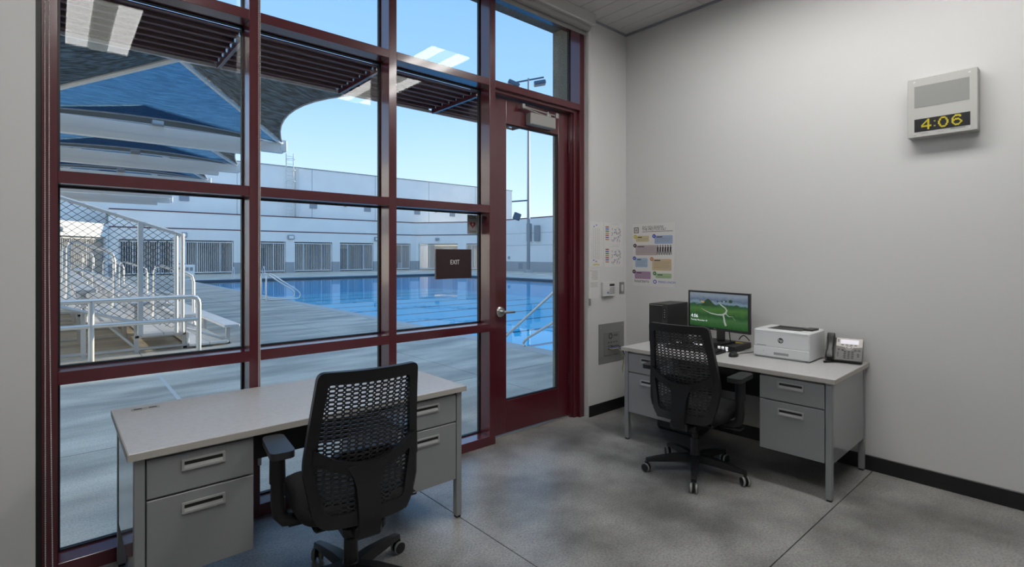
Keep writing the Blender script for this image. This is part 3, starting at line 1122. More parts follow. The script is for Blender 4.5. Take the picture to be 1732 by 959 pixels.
def canopy(y0, y1, label, rise=1.05):
    t = thing('shade_canopy', label, 'shade canopy', (0, 0, 0), 0, 'hip shade canopies over the bleachers')
    ax, ay, az = (CX0 + CX1) / 2, (y0 + y1) / 2, CZ + rise
    ap = Vector((ax, ay, az))
    cor = [Vector((CX0, y0, CZ)), Vector((CX1, y0, CZ)), Vector((CX1, y1, CZ)), Vector((CX0, y1, CZ))]
    n = 12
    for k in range(4):
        a, b = cor[k], cor[(k + 1) % 4]
        L = (b - a).length
        mid = (a + b) / 2
        inward = (ap - mid)
        sag = .13 * L / 6.0 * (1.7 if k == 1 else 1.0)
        edge = []
        for i in range(n + 1):
            u = i / n
            p = a.lerp(b, u) + inward * (sag * 4 * u * (1 - u)) * (1.0)
            edge.append(p)
        rows = 6
        vs, fs = [], []
        for j in range(rows + 1):
            v = j / rows
            for i in range(n + 1):
                p = edge[i].lerp(ap, v)
                p = p - Vector((0, 0, .10 * math.sin(PI * v) * 4 * (i / n) * (1 - i / n)))
                vs.append(p)
        for j in range(rows):
            for i in range(n):
                q = j * (n + 1) + i
                fs.append((q, q + 1, q + n + 2, q + n + 1))
        MB().add(vs, fs).build('cloth_panel', 'cloth_sky_tinted' if k == 2 else 'cloth_dimmed', t)
        MB().tube([p + Vector((0, 0, -.01)) for p in edge], .02, 6).build('edge_cable', 'vent_grey', t)
    for k in range(4):
        MB().tube([cor[k] - Vector((0, 0, .03)), ap - Vector((0, 0, .05))], .065, 10).build('hip_pipe', 'white_steel', t)
        MB().box(cor[k].x - .10, cor[k].x + .10, cor[k].y - .10, cor[k].y + .10, CZ - .25, CZ + .08, .02).build('corner_bracket', 'white_steel', t)
    bm_ = MB()
    bm_.box(CX0 - .95, CX1 - .05, y1 - .09, y1 + .09, CZ - .30, CZ - .02)
    bm_.box(CX0 - .95, CX1 - .65, y1 - .12, y1 + .12, CZ - .44, CZ - .30)
    bm_.build('beam', 'white_steel', t)
    box('column', 'white_steel', CX0 - .95, CX0 - .65, y1 - .15, y1 + .15, 0, CZ - .3, t)
    MB().box((CX0 + CX1) / 2 - .12, (CX0 + CX1) / 2 + .12, y1 - .15, y1 + .05, CZ - .02, CZ + .12).build('clamp', 'steel', t)


ordn = ['nearest hip shade canopy of the row over the bleachers', 'second hip shade canopy from the glass wall over the bleachers', 'third hip shade canopy from the glass wall over the bleachers',
        'fourth hip shade canopy from the glass wall over the bleachers', 'farthest hip shade canopy of the row over the bleachers']
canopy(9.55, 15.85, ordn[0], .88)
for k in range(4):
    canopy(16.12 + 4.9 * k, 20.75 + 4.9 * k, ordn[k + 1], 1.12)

# ------------------------------------------------------------------ bleachers
bl = thing('bleachers', 'aluminium bleachers with aisle rails and chain link end guard', 'bleachers', (0, 0, 0))
Y0, Y1 = 9.65, 32.0
NR = 6
aisles = [(11.4, 12.6), (18.4, 19.6), (25.4, 26.6)]
for i in range(NR):
    dx, dz = -.63 * i, .22 * i
    spans = [(Y0, Y1)]
    if i >= 1:
        spans = [(Y0, aisles[0][0]), (aisles[0][1], aisles[1][0]), (aisles[1][1], aisles[2][0]), (aisles[2][1], Y1)]
    for a, c in spans:
        MB().box(2.11 + dx, 2.35 + dx, a, c, .29 + dz, .335 + dz, .006).build('seat_plank', 'aluminium', bl)
    if i < NR - 1:
        for s in range(2):
            MB().box(1.62 + dx + s * .285, 1.62 + dx + s * .285 + .275, Y0, Y1, .035 + dz, .075 + dz, .005).build('foot_plank', 'aluminium', bl)
        MB().box(1.585 + dx, 1.61 + dx, Y0, Y1, .09 + dz, .27 + dz, .004).build('riser', 'aluminium', bl)
for y in [Y0 + .15 + 1.83 * k for k in range(13)]:
    lg = MB()
    for i in range(NR):
        dx, dz = -.63 * i, .22 * i
        lg.box(2.17 + dx, 2.23 + dx, y - .025, y + .025, 0.0, .29 + dz)
        lg.box(1.55 + dx, 2.25 + dx, y - .025, y + .025, .0 + dz if i else .0, .035 + dz + .0)
    lg.tube([(2.2, y, .05), (2.2 - .63 * (NR - 1), y, .05)], .025, 6)
    for i in range(0, NR - 1, 2):
        lg.tube([(2.2 - .63 * i, y, .06), (2.2 - .63 * (i + 1), y, .22 * (i + 1) + .1)], .02, 6)
    lg.build('support_frame', 'galvanised', bl)


def aisle_rail(y, i):
    """hoop handrail in an aisle spanning two rows"""
    xa, za = 2.08 - .63 * i, .075 + .22 * i
    xb, zb = xa - .65, za + .22
    H_ = 1.0
    p = [(xb, y, zb), (xb, y, zb + H_ - .12), (xb + .03, y, zb + H_ - .03), (xb + .12, y, zb + H_ - .01), (xa - .12, y, za + H_ + .06), (xa - .03, y, za + H_ - .0), (xa, y, za + H_ - .12), (xa, y, za)]
    MB().tube(p, .028, 10).build('aisle_rail', 'tube_steel', bl)
    MB().tube([(xb + .08, y, zb + .52), (xa - .08, y, za + .58)], .02, 8).build('mid_rail', 'tube_steel', bl)
    for x, z in ((xa, za), (xb, zb)):
        MB().lathe([(.05, 0), (.05, .02), (.032, .10)], 10, Matrix.Translation((x, y, z))).build('rail_foot', 'tube_steel', bl)


for a, c in aisles:
    for i in (0, 2, 4):
        aisle_rail((a + c) / 2, i)

# end guard: posts, sloping rails and chain link
GYf = 9.62
def gz(x):
    return 2.32 - .335 * x
MB().tube([(-1.25, GYf, gz(-1.25)), (1.5, GYf, gz(1.5))], .030, 10).build('guard_top_rail', 'galvanised', bl)
MB().tube([(-1.25, GYf, gz(-1.25) - 1.53), (1.0, GYf, gz(1.0) - 1.53)], .024, 8).build('guard_bottom_rail', 'galvanised', bl)
for x, wd in ((.97, .036), (-.9, .036)):
    MB().box(x - wd, x + wd, GYf - .03, GYf + .03, .28 - .335 * (x - .97), gz(x), .01).build('guard_post', 'galvanised', bl)
for x, y in ((1.43, GYf), (1.52, GYf + .04)):
    MB().tube([(x, y, .28), (x, y, gz(1.5) + .02)], .03, 10).build('guard_post', 'galvanised', bl)
rg = None
for k in range(7):
    x = 1.4 - .36 * k
    rg = MB().tube([(x - .012, GYf, gz(x - .012)), (x + .012, GYf, gz(x + .012))], .036, 10).build('tie_band', 'galvanised', bl)
# woven diamonds, clipped between the rails
lk = MB()
step = .119
def seg(x0, z0, x1, z1, off):
    lk.tube([(x0, GYf + off, z0), (x1, GYf + off, z1)], .0038, 4, cap=False)
for s in (1, -1):
    c = -6.0
    while c < 8.0:
        # line z = s*.78*x + c ; clip to the sloping band
        pts = []
        k = s * .78
        for lim in (0.0, -1.5):
            x = (2.32 + lim - c) / (k + .335)
            pts.append(x)
        xa, xb = sorted(pts)
        xa, xb = max(xa, -1.2), min(xb, 1.42)
        if xb - xa > .02:
            n = max(1, int((xb - xa) / .4))
            for j in range(n):
                x0 = xa + (xb - xa) * j / n
                x1 = xa + (xb - xa) * (j + 1) / n
                seg(x0, k * x0 + c, x1, k * x1 + c, .003 * s)
        c += step * .78
ch = lk.build('chain_link', 'wire', bl, smooth=False)
ch['kind'] = 'stuff'

# foreground pipe railing
rl = thing('pipe_railing', 'two bar steel pipe railing on the deck before the bleachers', 'railing', (0, 9.35, 0))
MB().tube([(-4.2, 0, .85), (1.60, 0, .85), (1.655, 0, .832), (1.682, 0, .79), (1.69, 0, .73), (1.69, 0, 0)], .036, 14).build('top_rail', 'tube_steel', rl)
MB().tube([(-4.2, 0, .50), (1.69, 0, .50)], .034, 14).build('mid_rail', 'tube_steel', rl)
for x in (.38, -.95, -2.28, -3.6):
    MB().cyl((x, 0, 0), (x, 0, .85), .036, 14).build('post', 'tube_steel', rl)

# ------------------------------------------------------------------ desks
def desk(name, label, loc, rz, W_, grommet):
    t = thing(name, label, 'desk', loc, rz, 'grey metal pedestal desks')
    D_ = .762
    top = MB().box(0, W_, 0, D_, .72, .75, .003).build('desktop', 'desk_top', t)
    e = MB()
    e.box(-.001, W_ + .001, -.0015, .0, .7215, .7485)
    e.box(-.0015, 0, 0, D_, .7215, .7485)
    e.box(W_, W_ + .0015, 0, D_, .7215, .7485)
    e.build('edge_band', 'desk_edge', top)
    for x in (.02, W_ - .055):
        for y in (.018, D_ - .055):
            box('leg', 'desk_grey', x, x + .035, y, y + .036, .012, .72, t, .002)
            box('foot', 'dark_slot', x + .004, x + .031, y + .004, y + .032, 0, .012, t)
    for x in (.023, W_ - .029):
        box('end_panel', 'desk_side', x, x + .006, .054, D_ - .055, .225, .72, t)
    pwid = .385
    for s in (0, 1):
        x0 = .060 if s == 0 else W_ - .060 - pwid
        x1 = x0 + pwid
        p = box('pedestal', 'desk_grey', x0, x1, .034, D_ - .08, .228, .712, t)
        for z0, z1, hz in ((.228, .548, .487), (.556, .706, .660)):
            d = box('drawer', 'desk_grey', x0, x1 - .004 if s == 0 else x1, .018, .034, z0, z1, p, .002)
            xc = (x0 + x1) / 2 if s == 0 else (x0 + x1) / 2
            hw_, hh = .078, .022
            h = MB()
            h.frame(rpoly([(-hw_, -hh, .004), (hw_, -hh, .004), (hw_, hh, .004), (-hw_, hh, .004)], 2), rpoly([(-hw_ + .009, -hh + .008, .002), (hw_ - .009, -hh + .008, .002), (hw_ - .009, hh - .008, .002), (-hw_ + .009, hh - .008, .002)], 2), .010, lambda a, b, c: (xc + a, .020 - c, hz + b))
            h.add([(xc - hw_ + .008, .0175, hz - .001), (xc + hw_ - .008, .0175, hz - .001), (xc + hw_ - .008, .011, hz - hh + .008), (xc - hw_ + .008, .011, hz - hh + .008)], [(0, 1, 2, 3)])
            ho = h.build('handle', 'handle_grey', d)
            box('handle_slot', 'dark_slot', xc - hw_ + .008, xc + hw_ - .008, .0165, .0178, hz - .002, hz + hh - .007, d)
    box('modesty_panel', 'black_panel', .060 + pwid, W_ - .060 - pwid, D_ - .16, D_ - .145, .40, .71, t)
    box('apron', 'black_panel', .060 + pwid, W_ - .060 - pwid, .10, .112, .655, .72, t)
    if grommet:
        g = MB().prism(rpoly([(.07, .655, .014), (.185, .655, .014), (.185, .70, .014), (.07, .70, .014)], 4), .0015, lambda a, b, c: (a, b, .75 + c)).build('grommet_plate', 'desk_edge', top)
        for a in (.080, .140):
            MB().prism(rpoly([(a, .672, .006), (a + .034, .672, .006), (a + .034, .686, .006), (a, .686, .006)], 3), .0008, lambda x, y, c: (x, y, .7515 + c)).build('grommet_slot', 'dark_slot', g)
    return t


LD = desk('desk', 'bare grey metal desk standing against the glass wall', (.205, 2.412, 0), 0, 1.566, True)
RD = desk('desk', 'grey metal desk against the clock wall holding the computer and printer', (3.475, 2.605, 0), R(-90 + 1.2), 1.54, False)
rdM = Matrix.Translation((3.475, 2.605, 0)) @ Matrix.Rotation(R(-90 + 1.2), 4, 'Z')

# ------------------------------------------------------------------ task chairs
def back_y(x, z):
    u = x / .24
    if z < .60:
        yb = -.20 - .02 * ((.60 - z) / .2) ** 2
    else:
        yb = -.20 - .085 * ((z - .60) / .44) ** 1.3
    return yb + .055 * u * u


def on_back(off):
    return lambda a, b, c: (a, back_y(a, b) - off - c, b)


def chair(label, loc, rz, base_rot, right_in=0.0):
    t = thing('task_chair', label, 'chair', loc, rz, 'black mesh back task chairs')
    outer = rpoly([(-.205, 1.045, .035), (.205, 1.045, .035), (.243, .64, .3), (.20, .405, .075), (-.20, .405, .075), (-.243, .64, .3)], 6, 8)
    inner = rpoly([(-.168, .995, .02), (.168, .995, .02), (.203, .64, .3), (.165, .455, .045), (-.165, .455, .045), (-.203, .64, .3)], 6, 8)
    b = MB()
    b.frame(outer, inner, .030, on_back(-.008))
    b.build('back_frame', 'chair_plastic', t, ang=50)
    # perforated panel of linked oblong rings
    def inside(x, z):
        n = len(inner)
        c = False
        j = n - 1
        for i in range(n):
            xi, zi = inner[i]
            xj, zj = inner[j]
            if (zi > z) != (zj > z) and x < (xj - xi) * (z - zi) / (zj - zi) + xi:
                c = not c
            j = i
        return c
    pn = MB()
    pxp, pzp = .0298, .0182
    N = 12
    for r in range(31):
        z = .456 + r * pzp
        for cidx in range(-7, 8):
            x = cidx * pxp
            if not inside(x, z) and not inside(x * .93, z):
                continue
            oo, ii = [], []
            for k in range(N):
                a = 2 * PI * (k + .5) / N
                ca, sa = math.cos(a), math.sin(a)
                ex = lambda v, e: math.copysign(abs(v) ** e, v)
                oo.append((x + ex(ca, .62) * pxp * .525, z + ex(sa, .7) * pzp * .535))
                ii.append((x + ex(ca, .62) * pxp * .34, z + ex(sa, .7) * pzp * .27))
            pn.frame(oo, ii, .006, on_back(.000))
    pn.build('mesh_panel', 'chair_mesh', t, smooth=False)
    # curved cross bar and spine
    n = 24
    vs = []
    arc = []
    for i in range(n + 1):
        u = -1 + 2 * i / n
        x = .212 * u
        zc = .635 + .075 * u * u
        th = .030 + .012 * u * u
        arc.append((x, zc + th * .55, zc - th * .9 - .02 * math.exp(-(x / .07) ** 2)))
    up = [(a, b_) for a, b_, c in arc]
    lo = [(a, c) for a, b_, c in arc][::-1]
    cb = MB()
    fn = on_back(.006)
    m_ = len(arc)
    vv = []
    for d in (0, .028):
        vv += [fn(a, b_, d) for a, b_ in up] + [fn(a, c, d) for a, c in lo[::-1]]
    ff = []
    for i in range(m_ - 1):
        ff += [(i, i + 1, m_ + i + 1, m_ + i), (2 * m_ + i + 1, 2 * m_ + i, 3 * m_ + i, 3 * m_ + i + 1), (i + 1, i, 2 * m_ + i, 2 * m_ + i + 1), (m_ + i, m_ + i + 1, 3 * m_ + i + 1, 3 * m_ + i)]
    ff += [(0, m_, 3 * m_, 2 * m_), (m_ - 1, 2 * m_ - 1, 4 * m_ - 1, 3 * m_ - 1)]
    cb.add(vv, ff)
    cb.build('cross_bar', 'chair_plastic', t, ang=50)
    spn = MB()
    zz = [.645, .60, .56, .50, .44, .40, .37, .352]
    hwid = [.085, .062, .050, .047, .046, .045, .043, .036]
    offs = [.034, .038, .042, .048, .050, .046, .036, .026]
    vv, ff = [], []
    for z, hw_, of in zip(zz, hwid, offs):
        yy = back_y(0, max(z, .42))
        vv += [(-hw_, yy - of, z), (hw_, yy - of, z), (hw_, yy - of + .036, z), (-hw_, yy - of + .036, z)]
    for i in range(len(zz) - 1):
        for j in range(4):
            ff.append((i * 4 + j, i * 4 + (j + 1) % 4, i * 4 + 4 + (j + 1) % 4, i * 4 + 4 + j))
    ff += [(3, 2, 1, 0), tuple(len(vv) - 4 + j for j in range(4))]
    spn.add(vv, ff)
    spn.build('spine', 'chair_plastic', t)
    # lumbar pad behind the mesh panel
    lm = MB()
    poly = []
    for i in range(13):
        u = -1 + 2 * i / 12
        poly.append((.135 * u, .705 - .025 * u * u))
    for i in range(13):
        u = 1 - 2 * i / 12
        poly.append((.135 * u, .62 + .055 * u * u))
    lm.prism(poly, .016, lambda a, b_, c: (a, back_y(a, b_) + .008 + c, b_))
    lm.build('lumbar_pad', 'chair_plastic', t)
    # seat cushion
    def sq(a, e=.42):
        ca, sa = math.cos(a), math.sin(a)
        return math.copysign(abs(ca) ** e, ca), math.copysign(abs(sa) ** e, sa)
    N = 40
    st = MB()
    vs, fs = [], []
    lev = [(.405, .86), (.412, .95), (.435, 1.0), (.470, 1.0), (.490, .965), (.498, .88), (.500, .6), (.498, .2)]
    for z, s in lev:
        for k in range(N):
            cx, cy = sq(2 * PI * k / N)
            yy = .04 + cy * .245 * s
            dz = -.030 * max(0, (yy - .17) / .12) ** 2
            vs.append((cx * .252 * s, yy, z + dz))
    for j in range(len(lev) - 1):
        for k in range(N):
            fs.append((j * N + k, j * N + (k + 1) % N, (j + 1) * N + (k + 1) % N, (j + 1) * N + k))
    fs.append(tuple(range(N))[::-1])
    fs.append(tuple((len(lev) - 1) * N + k for k in range(N)))
    st.add(vs, fs)
    st.build('seat', 'chair_fabric', t, ang=60)
    MB().box(-.20, .20, -.18, .22, .385, .408, .01).build('seat_pan', 'chair_plastic', t)
    mc = MB()
    mc.box(-.09, .09, -.20, .12, .335, .388, .012)
    mc.box(-.055, .055, -.25, -.16, .345, .40, .01)
    mc.tube([(.05, .02, .36), (.27, .02, .365), (.30, .05, .362)], .008, 8)
    mc.tube([(-.05, .0, .36), (-.26, .0, .365)], .008, 8)
    mc.box(.19, .31, -.02, .06, .355, .37, .004)
    mc.build('mechanism', 'black_plastic', t)
    # arms
    for s in (-1, 1):
        ax_ = .305 - (.02 if right_in and s > 0 else 0)
        px2 = .302 - (right_in if s > 0 else 0)
        py2 = .05 if right_in and s > 0 else 0
        MB().tube([(s * ax_, .0, .690), (s * ax_, -.005, .56)], [.030, .032], 16).build('arm_sleeve', 'chair_plastic', t)
        MB().tube([(s * ax_, -.005, .575), (s * ax_, -.005, .47), (s * (ax_ - .007), 0, .425), (s * .275, .0, .395), (s * .23, .0, .385), (s * .14, .0, .385)], [.027, .027, .028, .028, .024, .022], 14).build('arm_post', 'chair_plastic', t)
        pd = rpoly([(-.047, -.115, .03), (.047, -.115, .03), (.043, .135, .035), (-.043, .135, .035)], 5)
        ap_ = MB()
        ap_.prism(pd, .028, lambda a, b_, c: (s * px2 + a, b_ + py2, .687 + c))
        o = ap_.build('arm_pad', 'arm_pad', t)
    # column and star base
    MB().cyl((0, 0, .20), (0, 0, .345), .020, 16).build('gas_column', 'black_plastic', t)
    MB().lathe([(.036, .075), (.040, .10), (.040, .125), (.032, .135), (.030, .235), (.028, .24)], 20).build('column_sleeve', 'black_plastic', t)
    for k in range(5):
        a = base_rot - rz + k * 2 * PI / 5
        M = Matrix.Rotation(a, 4, 'Z')
        sec = []
        for r_, hw_, z0, z1 in ((.028, .030, .085, .130), (.12, .027, .082, .128), (.24, .022, .078, .112), (.325, .018, .074, .095), (.335, .014, .066, .090)):
            sec += [(r_, -hw_, z0), (r_, hw_, z0), (r_, hw_ * .8, z1), (r_, -hw_ * .8, z1)]
        fs = []
        for i in range(4):
            for j in range(4):
                fs.append((i * 4 + j, i * 4 + (j + 1) % 4, i * 4 + 4 + (j + 1) % 4, i * 4 + 4 + j))
        fs += [(3, 2, 1, 0), (16, 17, 18, 19)]
        arm = MB().add([M @ Vector(p) for p in sec], fs).build('base_arm', 'chair_plastic', t)
        # caster: turned at random
        ca = a + random.uniform(-.9, .9)
        Mc = Matrix.Translation(M @ Vector((.322, 0, 0))) @ Matrix.Rotation(ca, 4, 'Z') @ Matrix.Translation((.008, 0, .030)) @ Matrix.Rotation(R(90), 4, 'X')
        wh = MB()
        for s in (-1, 1):
            M2 = Mc @ Matrix.Translation((0, 0, s * .0165))
            wh.lathe([(.020, -.011), (.0265, -.009), (.0265, .009), (.020, .011)], 18, M2)
        wh.box(-.010, .012, -.012, .040, -.005, .005, M=Mc)
        co = wh.build('caster', 'black_plastic', arm)
        rm = MB()
        for s in (-1, 1):
            M2 = Mc @ Matrix.Translation((0, 0, s * .0165))
            rm.lathe([(.0268, -.007), (.030, -.005), (.030, .005), (.0268, .007)], 18, M2)
        rm.build('tread', 'caster_rim', co)
    return t


chair('black mesh back task chair pulled up to the bare desk by the glass wall', (.995, 2.225, 0), R(-7.0), R(23), .06)
chair('black mesh back task chair at the computer desk', (3.315, 1.862, 0), R(-90 + 5), R(64))

# ------------------------------------------------------------------ things on the computer desk
ZD = .75
RW = R(-90 + 1.2)

# computer tower
t = thing('computer_tower', 'black tower computer standing on the desk by the corner', 'computer', (3.87, 2.515, ZD), R(-90 + 3))
box('case', 'black_plastic', -.088, .088, .008, .36, 0, .330, t, .004)
fp = box('front_bezel', 'dark_plastic', -.088, .088, 0, .008, .002, .328, t, .003)
box('front_grille', 'black_plastic', -.080, .040, -.0015, .0, .02, .315, fp)
box('drive_slot', 'dark_slot', .048, .080, -.001, 0, .20, .30, fp)
box('trim_line', 'steel', -.08, .045, -.0016, 0, .319, .321, fp)
for k in range(4):
    box('port', 'brushed', .058, .066, -.0015, 0, .22 + .02 * k, .226 + .02 * k, fp)

# network switch (flat black box with lit buttons)
t = thing('network_switch', 'flat black rack box with lit front buttons under the monitor', 'switch', (3.885, 2.08, ZD), RW)
box('case', 'black_plastic', -.22, .22, 0, .30, .004, .048, t, .002)
box('feet', 'dark_slot', -.20, .20, .03, .27, 0, .004, t)
for k in range(10):
    if k in (3, 6):
        continue
    for r_ in range(2):
        x = -.12 + k * .030
        box('button', 'red_light' if (k == 5 and r_ == 1) else 'white_light', x, x + .020, -.002, 0, .010 + .017 * r_, .023 + .017 * r_, t)
box('label_sticker', 'yellow_paper', .10, .19, .19, .24, .048, .0486, t)

# monitor
mon = thing('monitor', 'black computer monitor showing a green landscape lock screen', 'monitor', (4.00, 2.045, ZD + .048), R(-90 - 7))
MB().prism(rpoly([(-.10, -.11, .02), (.10, -.11, .02), (.10, .09, .02), (-.10, .09, .02)], 4), .012, lambda a, b_, c: (a, b_, c)).build('stand_base', 'black_plastic', mon)
box('stand_neck', 'black_plastic', -.035, .035, .025, .045, .012, .22, mon, .004)
W2, H0, H1 = .275, .095, .405
fb = MB()
fb.frame([(-W2, H0), (W2, H0), (W2, H1), (-W2, H1)], [(-W2 + .014, H0 + .020), (W2 - .014, H0 + .020), (W2 - .014, H1 - .014), (-W2 + .014, H1 - .014)], .022, lambda a, b_, c: (a, -.012 + c, b_))
fb.build('bezel', 'black_plastic', mon)
box('rear_case', 'black_plastic', -W2 + .01, W2 - .01, .008, .030, H0 + .01, H1 - .01, mon, .004)
# procedural landscape on the screen
ms = bpy.data.materials.new('screen_picture')
ms.use_nodes = True
nt = ms.node_tree
nt.nodes.clear()
o_ = nt.nodes.new('ShaderNodeOutputMaterial')
em_ = nt.nodes.new('ShaderNodeEmission')
tcn = nt.nodes.new('ShaderNodeTexCoord')
sx_ = nt.nodes.new('ShaderNodeSeparateXYZ')
nz = nt.nodes.new('ShaderNodeTexNoise')
nz.inputs['Scale'].default_value = 26
nz.inputs['Detail'].default_value = 6
ad = nt.nodes.new('ShaderNodeMath')
ad.operation = 'MULTIPLY_ADD'
ad.inputs[1].default_value = .16
rmp = nt.nodes.new('ShaderNodeValToRGB')
nt.links.new(tcn.outputs['Generated'], sx_.inputs[0])
nt.links.new(tcn.outputs['Object'], nz.inputs['Vector'])
nt.links.new(nz.outputs['Fac'], ad.inputs[0])
nt.links.new(sx_.outputs['Z'], ad.inputs[2])
nt.links.new(ad.outputs[0], rmp.inputs[0])
els = rmp.color_ramp.elements
els[0].position = .05
els[0].color = (.015, .075, .018, 1)
els[1].position = 1.1 if False else 1.0
els[1].color = (.22, .27, .33, 1)
for p, c in ((.30, (.06, .15, .055, 1)), (.42, (.03, .09, .035, 1)), (.60, (.075, .17, .05, 1)), (.74, (.03, .085, .045, 1)), (.79, (.20, .28, .36, 1)), (.88, (.11, .15, .22, 1))):
    e = els.new(p)
    e.color = c
nt.links.new(rmp.outputs[0], em_.inputs[0])
em_.inputs[1].default_value = .75
nt.links.new(em_.outputs[0], o_.inputs[0])
MATS['screen_picture'] = ms
sc_ = box('screen', 'screen_picture', -W2 + .013, W2 - .013, -.009, -.006, H0 + .019, H1 - .013, mon)
mat('road_white', (.30, .33, .30), .5, emit=.5)
mat('tree_green', (.02, .06, .02), .5, emit=.3)
mat('hill_gold', (.45, .30, .06), .5, emit=.4)
mat('screen_text', (.9, .93, 1.0), .5, emit=.6)
def strip(name, pts, ws, m):
    vs, fs = [], []
    for i, (x, z) in enumerate(pts):
        a = Vector(pts[max(i - 1, 0)])
        b = Vector(pts[min(i + 1, len(pts) - 1)])
        d = (b - a).normalized()
        nrm = Vector((-d.y, d.x)) * ws[i]
        vs += [(x + nrm.x, -.0095, z + nrm.y), (x - nrm.x, -.0095, z - nrm.y)]
    fs = [(2 * i, 2 * i + 1, 2 * i + 3, 2 * i + 2) for i in range(len(pts) - 1)]
    MB().add(vs, fs).build(name, m, sc_)
strip('road', [(.010, .320), (.035, .300), (.070, .280), (.082, .262), (.072, .240), (.045, .225), (.0, .222), (-.06, .228), (-.12, .248), (-.15, .262)], [.003, .004, .005, .007, .008, .007, .005, .004, .002, .001], 'road_white')
strip('road', [(.050, .228), (.058, .200), (.062, .17), (.075, .14)], [.006, .007, .008, .009], 'road_white')
strip('road', [(.070, .240), (.10, .215), (.13, .218), (.155, .19)], [.003, .002, .001, .001], 'road_white')
strip('road', [(.022, .315), (.030, .325), (.042, .330), (.09, .333)], [.002, .002, .002, .001], 'road_white')
for x, z, r_ in ((.115, .335, .016), (.075, .333, .009), (.04, .330, .008), (.0, .328, .008), (.165, .30, .014)):
    MB().add([(x + r_ * math.cos(a * PI / 6), -.0096, z + r_ * .8 * math.sin(a * PI / 6)) for a in range(12)], [tuple(range(12))]).build('tree', 'tree_green', sc_)
MB().add([(-.15, -.0094, .285), (-.12, -.0094, .325), (-.09, -.0094, .345), (-.07, -.0094, .335), (-.04, -.0094, .31), (-.0, -.0094, .285)], [(0, 1, 2, 3, 4, 5)]).build('hill', 'tree_green', sc_)
MB().add([(-.16, -.0097, .315), (-.145, -.0097, .325), (-.12, -.0097, .318), (-.125, -.0097, .308)], [(0, 1, 2, 3)]).build('hill_patch', 'hill_gold', sc_)
text('clock_text', '4:06', .040, 'screen_text', sc_, on_wy(-.25, -.0100, .195), .0001, 'LEFT')
text('date_text', 'Tuesday, December 10', .0165, 'screen_text', sc_, on_wy(-.25, -.0100, .163), .0001, 'LEFT')
text('logo', 'DELL', .011, 'brushed', mon, on_wy(-.02, -.0125, H0 + .010), .0001)
MB().tube([(.06, .035, .17), (.066, .05, .08), (.075, .05, .015), (.10, .07, .004)], .004, 8).build('cable', 'black_plastic', mon)
MB().tube([(-.17, .035, .15), (-.19, .07, .05), (-.21, .10, .02), (-.25, .12, .006)], .004, 8).build('cable', 'black_plastic', mon)
# cables on and behind the desk
def cable(name, label, pts, r=.004, m='black_plastic'):
    n = 6
    P = [Vector(p) for p in pts]
    out = []
    for i in range(len(P) - 1):
        p0 = P[max(i - 1, 0)]
        p1, p2 = P[i], P[i + 1]
        p3 = P[min(i + 2, len(P) - 1)]
        for k in range(n):
            u = k / n
            out.append(.5 * ((2 * p1) + (p2 - p0) * u + (2 * p0 - 5 * p1 + 4 * p2 - p3) * u * u + (3 * p1 - p0 - 3 * p2 + p3) * u ** 3))
    out.append(P[-1])
    return tag(MB().tube(out, r, 8).build(name, m), label, 'cable')


cable('tower_cable', 'tangled black cables hanging behind the tower computer', [(4.215, 2.42, 1.04), (4.23, 2.36, 1.0), (4.215, 2.33, .93), (4.235, 2.36, .87), (4.215, 2.34, .81), (4.23, 2.36, .757)], .006)
cable('monitor_cable', 'looped black cable rising behind the monitor stand', [(4.20, 1.97, .806), (4.20, 1.955, .83), (4.20, 1.93, .845), (4.20, 1.905, .83), (4.205, 1.885, .806)], .004)

# keyboard and mouse
kb = thing('keyboard', 'black computer keyboard lying before the flat rack box', 'keyboard', (3.715, 2.13, ZD), RW)
pts = [(0, 0), (.14, 0), (.14, .026), (.0, .012)]
MB().prism(pts, .44, lambda a, b_, c: (-.22 + c, a, b_)).build('body', 'black_plastic', kb)
ky = None
for r_ in range(5):
    for k in range(19):
        x = -.205 + k * .0222
        y = .012 + r_ * .024
        if ky is None:
            ky = MB().box(-.009, .009, -.010, .010, 0, .006, .002).build('key', 'key_black', kb)
            ky.location = (x, y, .012 + .1 * y)
        else:
            inst(ky, 'key', kb, (x, y, .012 + .1 * y))
ms_ = thing('mouse', 'black mouse lying at the right end of the keyboard', 'mouse', (3.77, 1.81, ZD), R(-90 + 10))
vs, fs = [], []
lev = [(0, 1), (.010, 1.02), (.022, .88), (.030, .62), (.034, .25)]
for z, s in lev:
    for k in range(20):
        a = 2 * PI * k / 20
        vs.append((math.cos(a) * .031 * s, math.sin(a) * .056 * s - (.006 if z > .02 else 0), z))
for j in range(4):
    for k in range(20):
        fs.append((j * 20 + k, j * 20 + (k + 1) % 20, j * 20 + 20 + (k + 1) % 20, j * 20 + 20 + k))
fs += [tuple(range(20))[::-1], tuple(80 + k for k in range(20))]
MB().add(vs, fs).build('shell', 'black_plastic', ms_, ang=60)
box('scroll_wheel', 'dark_plastic', -.003, .003, .018, .032, .026, .034, ms_, .001)
cable('mouse_cable', 'thin black mouse cable curling towards the printer', [(3.835, 1.806, .757), (3.90, 1.82, .753), (3.98, 1.79, .753), (4.05, 1.775, .753), (4.12, 1.77, .753)], .0022)

